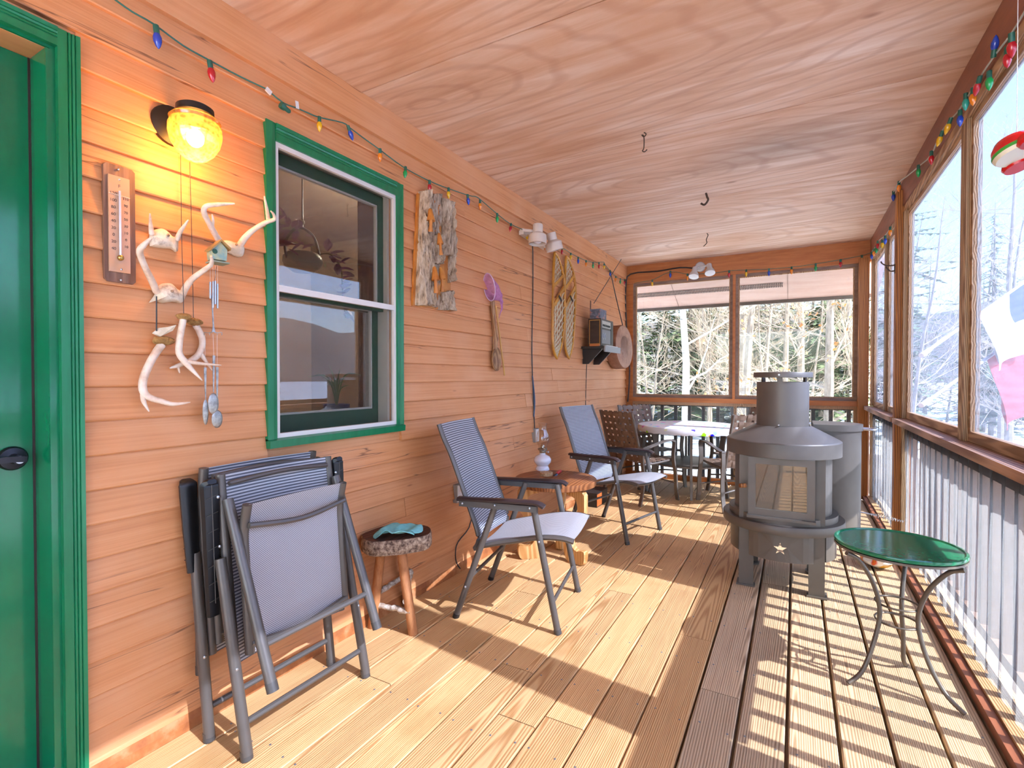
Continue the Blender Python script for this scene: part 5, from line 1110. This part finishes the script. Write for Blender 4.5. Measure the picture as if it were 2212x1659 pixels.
string_lights('string of coloured bulbs along the far beam above the windows', [FY(x, y, YF - .06) for x, y in ((1370, 612), (1392, 608), (1410, 605), (1448, 587), (1485, 592), (1540, 590), (1575, 585), (1612, 583), (1661, 581), (1710, 577), (1762, 570), (1816, 561), (1862, 552), (1880, 546))],
    [fb_(1409, 605, 'yellow'), fb_(1448, 586, 'blue'), fb_(1485, 592, 'orange'), fb_(1575, 585, 'red'), fb_(1612, 583, 'yellow'), fb_(1661, 581, 'blue'), fb_(1710, 577, 'orange'), fb_(1762, 570, 'green'), fb_(1816, 561, 'red'), fb_(1862, 552, 'yellow')])
def rb_(px_, py_, c, d=dn, s_=1.1, x=.625): return (FX(px_, py_, x), c, d, s_)
m_scord = plain('silvery_twisted_cord', '#A8A898', .5)
string_lights('bunched string of coloured bulbs along the dark beam at right', [FX(x, y, .632) for x, y in ((2216, 20), (2185, 72), (2150, 118), (2120, 162), (2098, 196), (2070, 240), (2050, 262), (2030, 292), (2011, 335), (1984, 360))] + [FX(x, y, .60) for x, y in ((1960, 380), (1942, 394), (1930, 415))],
    [rb_(2185, 74, 'red', (.1, .3, -1), 1.2), rb_(2146, 122, 'blue', (0, -.4, 1), 1.1), rb_(2176, 104, 'red', dn, 1.1), rb_(2117, 166, 'red', (-.1, .5, -.8)), rb_(2137, 156, 'green'), rb_(2102, 192, 'orange'), rb_(2086, 204, 'teal'), rb_(2074, 240, 'blue'), rb_(2054, 256, 'yellow', (-.2, .3, -.8)), rb_(2036, 284, 'yellow', (-.2, .4, -.8)), rb_(2012, 328, 'red'), rb_(1984, 358, 'green'), rb_(1942, 393, 'orange', dn, 1.1, .60), rb_(1930, 414, 'blue', dn, 1.1, .60)], .0035, m_scord)
string_lights('short string of coloured bulbs beyond the middle post', [FX(x, y, .632) for x, y in ((1926, 488), (1912, 509), (1900, 518), (1892, 532), (1882, 545))], [rb_(1923, 491, 'orange'), rb_(1912, 510, 'blue'), rb_(1906, 519, 'yellow'), rb_(1896, 521, 'red'), rb_(1893, 531, 'green'), rb_(1888, 538, 'orange'), rb_(1883, 545, 'blue')], .003, m_scord)

# ---- floodlight on the far beam, its cable
fc = FY(1513, 577, YF - .05); fl = thing('floodlight', 'white twin floodlight on the far beam', 'floodlight', fc); m_wh = plain('white_fixture', '#C9C4C0', .4)
MB().lathe([(.055, 0), (.055, .03), (.045, .04), (.0001, .04)], 24, frame_to(fc + V((0, .005, 0)), (0, -1, 0))).build('base', m_wh, fl, True)
for px_, py_ in ((1498, 600), (1534, 592)):
    h_ = FY(px_, py_, YF - .20); M_ = frame_to(h_ + V((0, .03, .10)) + (fc - h_) * .15, h_ - (h_ + V((0, .03, .10)) + (fc - h_) * .15)); L_ = .12
    hd_ = MB().lathe([(.0001, 0), (.028, 0), (.03, .05), (.05, .09), (.055, L_), (.0001, L_ + .006)], 22, M_).build('lamp_head', m_wh, fl, True); MB().tube([fc + V((0, -.03, 0)), M_ @ V((0, 0, .01))], .010, 8).build('knuckle', m_wh, hd_, True)
cable('dark cable from the far corner up to the floodlight', [FY(1356, 868, YF - .03), FY(1360, 800, YF - .03), FY(1353, 700, YF - .03), FY(1352, 620, YF - .055), FY(1362, 592, YF - .055), FY(1420, 586, YF - .055), FY(1470, 578, YF - .055), FY(1500, 580, YF - .055)], .008)

# ---- hooks in the ceiling and on the post
m_iron = plain('rusty_iron', '#4A3A30', .6, .6)
def hook(label, pts, r_, name='ceiling_hook'): return tag(MB().tube(smooth_path(pts, 4), r_, 7).build(name, m_iron, None, True), label, 'hook')
h1 = FZ(1391, 286, ZC); hook('long eye hook hanging from the ceiling nearest the door side', [h1, h1 + V((.012, 0, -.012)), h1 + V((0, 0, -.024)), h1 + V((-.012, 0, -.012)), h1 + V((.0, 0, -.024)), h1 + V((0, 0, -.085)), h1 + V((-.008, 0, -.10)), h1 + V((.004, 0, -.108)), h1 + V((.018, 0, -.098))], .003)
h2 = FZ(1525, 417, ZC); hook('thick J-shaped hook screwed into the ceiling', [h2, h2 + V((.008, 0, -.03)), h2 + V((.015, 0, -.055)), h2 + V((-.01, 0, -.085)), h2 + V((-.035, 0, -.07))], .0075)
h3 = FZ(1527, 504, ZC); hook('small twisted wire hook in the ceiling nearest the far windows', [h3, h3 + V((.01, 0, -.02)), h3 + V((-.005, 0, -.06)), h3 + V((.0, 0, -.09)), h3 + V((-.03, 0, -.12))], .004)
ph = V((.613, 4.45, FX(1924, 585, .61).z)); ch = thing('coat_hook', 'bronze coat hook on the middle post', 'hook', ph)
MB().box(ph.x - .004, ph.x + .0, ph.y - .014, ph.y + .014, ph.z - .05, ph.z + .02).build('plate', m_iron, ch)
for z_, l_ in ((.01, .075), (-.03, .045)): MB().tube(smooth_path([ph + V((-.003, 0, z_)), ph + V((-l_ * .6, 0, z_ + .0)), ph + V((-l_, 0, z_ + .02)), ph + V((-l_ - .006, 0, z_ + .035))], 4), .0045, 7).build('prong', m_iron, ch, True)
nl = FX(2070, 928, .66); tag(MB().tube([nl + V((0, 0, .035)), nl + V((.012, 0, -.012))], .003, 6).build('nail', m_steel, None), 'bent nail standing on the sill under the mullion', 'nail')

# ---- hanging whirligig by the near storm panel
wg = FX(2196, 328, .52); wgt = thing('whirligig', 'red whirligig with green and cream stripes hanging by the right panel', 'ornament', wg - V((0, 0, .06)))
m_rg = plain('glossy_red', '#C41A1A', .15); m_gg = plain('leaf_green', '#3C9A3C', .25); m_cr = plain('cream_stripe', '#DCD6BE', .3)
ML = Matrix.Translation(wg) @ Matrix.Rotation(R(-14), 4, 'X') @ Matrix.Rotation(R(-14), 4, 'Y')
MB().lathe([(.050, .008), (.048, .020), (.036, .038), (.018, .048), (.0001, .05)], 28, ML).build('dome', m_rg, wgt, True)
MB().lathe([(.051, -.002), (.052, .003), (.050, .008), (.0001, .008)], 28, ML).build('green_band', m_gg, wgt, True)
MB().lathe([(.0001, -.012), (.046, -.012), (.050, -.006), (.051, -.002), (.0001, -.002)], 28, ML).build('cream_band', m_cr, wgt, True)
MB().tube([wg + V((0, 0, .045)), FX(2196, 200, .52) + V((0, 0, .25))], .0008, 4).build('thread', m_white, wgt)
for s_ in (-1, 1): MB().lathe([(.0001, -.006), (.03, -.006), (.034, .003), (.028, .018), (.0001, .026)], 20, ML @ Matrix.Translation((.015, s_ * .058, -.012))).build('petal', m_rg, wgt, True)

# ---- plants behind the window
m_leafp = noisy('purple_leaf', '#8A4478', '#A85C90', (40, 40, 40), rough=.5, bump=.1); m_leafg = plain('green_blade', '#5E9440', .5); m_stem = plain('brown_stem', '#4A3A30', .7)
leaf = MB(); 
for i in range(7):
    f = i / 6; w_ = .016 * math.sin(PI * f) ** .8; leaf.v += [V((-w_, f * .055, .004 * math.sin(PI * f))), V((0, f * .055, -.003)), V((w_, f * .055, .004 * math.sin(PI * f)))]
for i in range(6):
    for j in (0, 1): leaf.f.append((i * 3 + j, i * 3 + j + 1, i * 3 + j + 4, i * 3 + j + 3))
pcn = W(654, 566, -.34); hpl = thing('hanging_planter', 'purple-leaved plant in a white bowl hanging behind the window', 'plant', pcn - V((0, 0, .06)))
MB().lathe([(.0001, -.05), (.05, -.05), (.085, -.025), (.097, .0), (.092, .025), (.075, .042), (.068, .04), (.0001, .03)], 32, Matrix.Translation(pcn)).build('bowl', noisy('cream_glazed_bowl', '#CFC6AC', '#C0BCA4', (14, 14, 30), rough=.3, bump=.02, c3='#4E8A74', lo=.4, hi=.8), hpl, True)
MB().tube(smooth_path([pcn + V((0, -.09, .0)), pcn + V((0, -.10, .08)), pcn + V((0, -.03, .165)), pcn + V((0, .06, .15)), pcn + V((0, .10, .06)), pcn + V((0, .09, 0))], 5), .007, 7).build('hoop_handle', m_stem, hpl, True)
MB().ball(pcn + V((0, -.0, .20)), .012, 10, 6).build('bead', m_raw, hpl, True); MB().tube([pcn + V((0, 0, .17)), pcn + V((0, 0, .46))], .004, 6).build('cord', m_cord, hpl)
rl_ = random.Random(11)
lm = leaf.build('leaf', m_leafp, None, True, center=None); ldata = lm.data; bpy.data.objects.remove(lm)
def put_leaf(p, d, sc):
    o = bpy.data.objects.new('leaf', ldata); COL.objects.link(o); o.parent = hpl
    o.matrix_basis = hpl.matrix_basis.inverted() @ (Matrix.Translation(p) @ (V(d).to_track_quat('Y', 'Z').to_matrix().to_4x4()) @ Matrix.Scale(sc, 4))
for k in range(30):
    p = pcn + V((rl_.uniform(-.07, .07), rl_.uniform(-.16, -.02), rl_.uniform(.03, .17))); put_leaf(p, (rl_.uniform(-.3, 1), rl_.uniform(-1, .6), rl_.uniform(-.3, .8)), rl_.uniform(.8, 1.5))
vine = smooth_path([pcn + V((.04, .05, .04)), pcn + V((.05, .13, .06)), pcn + V((.05, .20, .0)), pcn + V((.04, .22, -.12)), pcn + V((.04, .24, -.26))], 5); MB().tube(vine, .003, 5).build('vine', m_stem, hpl, True)
for p in vine[4:]:
    for k in range(2): put_leaf(p + V((0, 0, rl_.uniform(-.01, .02))), (rl_.uniform(.0, 1), rl_.uniform(-1, 1), rl_.uniform(-.6, .6)), rl_.uniform(.8, 1.35))
bpc = W(727, 868, -.22); bp_ = thing('potted_grass', 'grassy plant in a blue pot on the inner window board', 'plant', V((bpc.x, bpc.y, wz0 + .02)))
MB().lathe([(.0001, 0), (.05, 0), (.062, .10), (.066, .105), (.066, .125), (.060, .125), (.058, .11), (.0001, .11)], 26, Matrix.Translation((bpc.x, bpc.y, wz0 + .02))).build('pot', plain('cobalt_pot', '#1F3C9C', .3), bp_, True)
for k in range(16):
    a = rl_.uniform(0, 2 * PI); L_ = rl_.uniform(.14, .30); b0 = V((bpc.x, bpc.y, wz0 + .125)); d = V((.5 * math.cos(a), math.sin(a), 0)) * rl_.uniform(.15, .6)
    MB().sweep(smooth_path([b0, b0 + d * L_ * .3 + V((0, 0, L_ * .55)), b0 + d * L_ + V((0, 0, L_ * rl_.uniform(.5, 1)))], 4), rectp(.007, .001), up=(1, 0, 0), scale=smooth_vals([.8, 1, .15], 4)).build('blade', m_leafg, bp_)

# ================================================================== OUTSIDE
def snow_mat():
    t = NT('snow'); v = t.coords((.8, .8, .8), (0, 0, 0)); nz = t.n('TexNoise', _Scale=1.0, _Detail=5.0); t.l(v, nz.inputs['Vector']); t.l(t.ramp(nz.outputs['Fac'], [(.3, C('#DCE2EA')), (.7, C('#EEF0F2'))]), t.b.inputs['Base Color']); t.b.inputs['Roughness'].default_value = .7; t.bump(nz.outputs['Fac'], .4, .05); return t.m
def gz_(x, y): return -.75 + .18 * noise.noise(V((x * .12, y * .12, 0))) + .05 * noise.noise(V((x * .5, y * .5, 3)))
gm = MB(); NX = 70
def gcoord(i): f = i / NX * 2 - 1; return math.copysign(abs(f) ** 2.2 * 260, f)
for i in range(NX + 1):
    for j in range(NX + 1): x, y = gcoord(i), gcoord(j); gm.v.append(V((x, y, gz_(x, y))))
for i in range(NX):
    for j in range(NX): gm.f.append((i * (NX + 1) + j, (i + 1) * (NX + 1) + j, (i + 1) * (NX + 1) + j + 1, i * (NX + 1) + j + 1))
struct(gm.build('ground', snow_mat(), None, True, center=None), 'snow covered ground around the porch')
gv = MB();  # made-up grey strip laid over the snow, dims what shows through the plastic
for i in range(41):
    for j in range(6): y = -9 + 24 * i / 40; x = .5 + (3.6 + .5 * noise.noise(V((y * .6, 1, 0)))) * j / 5; gv.v.append(V((x, y, gz_(x, y) + (.035 if 0 < j < 5 else -.12))))
for i in range(40):
    for j in range(5): gv.f.append((i * 6 + j, i * 6 + j + 1, i * 6 + j + 7, i * 6 + j + 6))
struct(gv.build('added_gravel_strip', noisy('added_grey_gravel', '#6E665E', '#857C74', (9, 9, 9), rough=.95, bump=.5), None, True, center=None), 'added grey gravel strip along the open side, dimming the view through the plastic')
m_hill = noisy('distant_winter_forest', '#4C4A48', '#6A6460', (.08, .08, .2), rough=1, bump=.3, detail=8)
hm_ = MB(); NH_ = 90
for i in range(NH_ + 1):
    a = R(-70 + 215 * i / NH_); h_ = 30 + 16 * noise.noise(V((i * .11, 2, 0))) + 5 * noise.noise(V((i * .5, 7, 0)))
    for k, (rr_, hh) in enumerate(((225, -3), (250, h_ * .55), (285, h_), (330, h_ * .6))): hm_.v.append(V((rr_ * math.cos(a), rr_ * math.sin(a), hh)))
for i in range(NH_):
    for k in range(3): hm_.f.append((i * 4 + k, i * 4 + k + 1, i * 4 + k + 5, i * 4 + k + 4))
struct(hm_.build('hills', m_hill, None, True, center=None), 'low wooded ridge on the horizon')
m_gbark = noisy('grey_brown_bark', '#8C7C6C', '#B0A08E', (14, 14, 6), rough=.9, bump=.4)
m_twig = noisy('pale_twigs', '#A8937C', '#C9B8A2', (6, 6, 6), rough=.9, bump=0)
m_wbirch = noisy('white_birch', '#E4DED2', '#D2C8BA', (6, 6, 30), rough=.8, bump=.2, c3='#4C423A', lo=.4, hi=.75)
m_needle = noisy('dark_needles', '#4E5E42', '#76865E', (9, 9, 9), rough=.9, bump=0)
def grow(seed, H, r0, levels=4, lean=.06, low=.12, nlimb=16):
    rr = random.Random(seed); trunk = MB(); tw = MB()
    tp_ = [V((0, 0, 0))]; d = V((rr.uniform(-lean, lean), rr.uniform(-lean, lean), 1)).normalized(); N_ = 9
    for i in range(N_): d = (d + V((rr.uniform(-.07, .07), rr.uniform(-.07, .07), .04))).normalized(); tp_.append(tp_[-1] + d * (H / N_))
    trunk.tube(tp_, [r0 * (1 - .88 * i / N_) for i in range(N_ + 1)], 8)
    def br(p, d, L_, r_, lv):
        n_ = 4 if lv > 1 else 3; pts = [p]; rs = [r_]
        for i in range(n_): d = (d + V((rr.uniform(-.22, .22), rr.uniform(-.22, .22), rr.uniform(-.12, .20)))).normalized(); pts.append(pts[-1] + d * (L_ / n_)); rs.append(r_ * (1 - .75 * (i + 1) / n_))
        (trunk if lv == levels - 1 and r_ > .02 else tw).tube(pts, rs, 5 if r_ > .015 else 3, cap=False)
        if lv <= 1: return
        for i in range(6):
            f = rr.uniform(.2, 1); k = min(int(f * n_), n_ - 1); q = pts[k].lerp(pts[k + 1], f * n_ - k); ax = V((rr.uniform(-1, 1), rr.uniform(-1, 1), rr.uniform(-.3, .8))); nd = (d + ax * .9).normalized(); br(q, nd, L_ * rr.uniform(.35, .62), max(r_ * .45, .0035), lv - 1)
    for i in range(nlimb):
        f = low + (1 - low) * (i + rr.random()) / nlimb; k = min(int(f * N_), N_ - 1); q = tp_[k].lerp(tp_[k + 1], f * N_ - k); a = rr.uniform(0, 2 * PI)
        br(q, V((math.cos(a), math.sin(a), rr.uniform(.1, .75))).normalized(), H * rr.uniform(.16, .34) * (1.15 - .6 * f), r0 * (.30 - .2 * f), levels - 1)
    return trunk, tw
protos = []
for sd, H, r0, mat_ in ((1, 9, .10, m_gbark), (2, 7.5, .08, m_gbark), (3, 10, .09, m_wbirch), (4, 5.5, .05, m_gbark)):
    trunk, tw = grow(sd, H, r0); t = thing('bare_tree', 'bare leafless tree in the thicket beyond the porch', 'tree', group='bare trees beyond the porch')
    trunk.build('trunk', mat_, t, True); tw.build('branches', m_twig if mat_ is not m_wbirch else m_twig, t); protos.append(t)
def place(t, x, y, rz, s_=1): t.location = (x, y, gz_(x, y) - .05); t.rotation_euler = (0, 0, rz); t.scale = (s_, s_, s_)
rt_ = random.Random(21); used = set()
def put(k, x, y, s_, label=None, group=True):
    if k not in used: t = protos[k]; used.add(k)
    else: t = copy_tree(protos[k])
    place(t, x, y, rt_.uniform(0, 6.28), s_)
    if label: t['label'] = label
    else: t['label'] = ('white-trunked birch' if k == 2 else 'thin leafless sapling' if k == 3 else 'bare grey-brown tree') + (' outside the far windows' if x / y < .13 else ' outside the right storm panels')
    t['group'] = t['label'] if not label else ''
    if label: del t['group']
    return t
bx_ = FY(1487, 700, 11).x
put(2, bx_, 11, 1.0, 'white birch tree with thick pale trunk left of the far mullion')
put(0, FY(1600, 700, 12.5).x, 12.5, 1.0, 'grey bare tree just right of the far mullion')
for k in range(44):
    y = rt_.uniform(9.5, 26); rat = rt_.uniform(-.42, .16); put(rt_.choice((0, 1, 3, 3, 1, 2)), rat * y, y, rt_.uniform(.75, 1.25))
for k in range(14):
    y = rt_.uniform(9, 30); rat = rt_.uniform(.14, .55); put(rt_.choice((0, 1, 3)), rat * y, y, rt_.uniform(.7, 1.1))
def conifer(seed, H):
    rr = random.Random(seed); tr = MB().tube([(0, 0, 0), (0, 0, H * .5), (0, 0, H)], [H * .014, H * .009, .005], 7); nd = MB()
    lv = 26
    for i in range(lv):
        f = i / lv; z = H * (.08 + .9 * f); L0 = H * .22 * (1 - f) ** .85 + .1
        for k in range(9):
            a = rr.uniform(0, 2 * PI); d = V((math.cos(a), math.sin(a), 0)); sd = V((-d.y, d.x, 0)); b0 = V((0, 0, z + rr.uniform(-.25, .25))); ns = 7; L_ = L0 * rr.uniform(.6, 1.15); dr_p = rr.uniform(.0, .5)
            pts = [b0 + d * (L_ * j / ns) + V((0, 0, -dr_p * L_ * (j / ns) ** 1.3 + .05 * L_ * (j / ns) ** 3)) for j in range(ns + 1)]
            for j in range(ns):
                w_ = L_ * .20 * (1 - j / ns * .8)
                for s_ in (-1, 1):
                    q = pts[j]; b = len(nd.v); nd.v += [q, pts[j + 1], q + sd * s_ * w_ + d * w_ * .8 + V((0, 0, -.12 * w_ - rr.uniform(0, .05)))]; nd.f.append((b, b + 1, b + 2))
                    b = len(nd.v); nd.v += [q, q + d * .02, q + sd * s_ * w_ * .4 + V((0, 0, -w_ * .6))]; nd.f.append((b, b + 1, b + 2))
    return tr, nd
cps = []
for sd, H in ((31, 11), (32, 8)):
    tr, nd = conifer(sd, H); t = thing('evergreen_tree', 'dark evergreen conifer behind the bare trees', 'tree', group='evergreens beyond the porch'); tr.build('trunk', m_gbark, t, True); nd.build('needles', m_needle, t); cps.append(t)
uc = set()
for k in range(30):
    if k < 20: y = rt_.uniform(17, 34); x = rt_.uniform(-.42, .15) * y
    else: y = rt_.uniform(22, 40); x = rt_.uniform(.16, .42) * y
    i = k % 2; t = cps[i] if i not in uc else copy_tree(cps[i]); uc.add(i); place(t, x, y, rt_.uniform(0, 6.28), rt_.uniform(.75, 1.3) if k < 20 else rt_.uniform(.45, .75)); t['label'] = 'dark evergreen conifer beyond the ' + ('far windows' if k < 20 else 'right storm panels'); t['group'] = t['label']
# sapling with clinging orange leaves
trunk, tw = grow(9, 4.2, .03, 4); bt = thing('beech_sapling', 'beech sapling with clinging orange leaves right of the far mullion', 'tree'); trunk.build('trunk', m_gbark, bt, True); tw.build('branches', m_twig, bt); lv_ = MB(); rq = random.Random(5)
for p in rq.sample(tw.v, min(240, len(tw.v))):
    a = V((rq.uniform(-1, 1), rq.uniform(-1, 1), rq.uniform(-1, .2))).normalized() * .075; c_ = V((rq.uniform(-1, 1), rq.uniform(-1, 1), rq.uniform(-1, 1))).normalized() * .028; b = len(lv_.v); lv_.v += [p, p + a * .5 + c_, p + a, p + a * .5 - c_]; lv_.f.append((b, b + 1, b + 2, b + 3))
tag(lv_.build('leaves', plain('dry_orange_leaf', '#C88A4C', .7), bt), kind='stuff'); place(bt, FY(1668, 750, 9.5).x, 9.5, .4, 1.0)

# ---- two flags on parallel poles outside the near storm panel
def flag(label, q0, q1, sa, drop, bands):
    f0 = FX(q0[0], q0[1], .80); f1 = FX(q1[0], q1[1], 1.75); ua = (f1 - f0).normalized(); L_ = (f1 - f0).length; f2 = f1 + ua * .55
    fg = thing('flag', label, 'flag', f0, 0, 'flags outside the right panel')
    MB().tube([f0, f2], .012, 10).build('pole', m_wh, fg, True); MB().tube([f0 - ua * .03, f0 + ua * .10], .018, 10).build('bracket', m_wh, fg, True)
    sb = L_ + .5
    def pt(s_, t_):
        w_ = .05 * math.sin(9 * s_ + 4 * t_) + .03 * math.sin(17 * s_ - 5 * t_); p = f0 + ua * (sa * L_ + (sb - sa * L_) * s_)
        return p + V((.06 * t_, -.12 * t_, -drop * t_)) + V((w_, w_ * .6, 0)) * t_ ** .5 + ua * (.14 * t_ * (1 - s_))
    for nm, c_, u0, u1, v0, v1 in bands:
        MB().grid(lambda u, v: pt(u0 + (u1 - u0) * u, v0 + (v1 - v0) * v), 14, 12, (.002, 0, 0)).build(nm, plain(nm, c_, .8), fg, True)
flag('white flag with blue corner on the upper white pole outside the right panel', (1994, 765), (2212, 610), .50, .50, (('white_field', '#B8B8BE', 0, .42, 0, 1), ('blue_field', '#34408C', .42, 1, 0, .55), ('white_stripe', '#B8B8BE', .42, 1, .55, 1)))
flag('red flag with white lower corner on the lower white pole outside the right panel', (1994, 873), (2212, 717), .58, .62, (('red_field', '#B83A40', 0, 1, 0, .72), ('red_corner', '#B83A40', 0, .4, .72, 1), ('white_corner', '#B8B8BE', .4, 1, .72, 1)))

# ---- fill lamp added out of view to brighten the plants behind the window
il = V((XW - .50, 2.85, 2.25)); ilt = thing('indoor_fill_lamp', 'added unseen fill lamp on the ceiling of the room behind the window', 'lamp', V((il.x, il.y, ZC - .12)))
MB().lathe([(.0001, ZC), (.09, ZC), (.09, ZC - .03), (.0001, ZC - .03)], 20, Matrix.Translation((il.x, il.y, 0))).build('canopy', m_white, ilt, True)
em = NT('fill_lamp_glow'); em.b.inputs['Emission Color'].default_value = (1, .85, .65, 1); em.b.inputs['Emission Strength'].default_value = 3
MB().lathe([(.08, ZC - .03), (.085, ZC - .06), (.06, ZC - .10), (.0001, ZC - .12)], 20, Matrix.Translation((il.x, il.y, 0))).build('globe', em.m, ilt, True)
ild = bpy.data.lights.new('indoor_fill_light', 'POINT'); ilo = bpy.data.objects.new('indoor_fill_light', ild); COL.objects.link(ilo); ilo.location = (il.x, il.y, ZC - .2); ild.energy = 70; ild.color = (1, .86, .7); ild.shadow_soft_size = .09
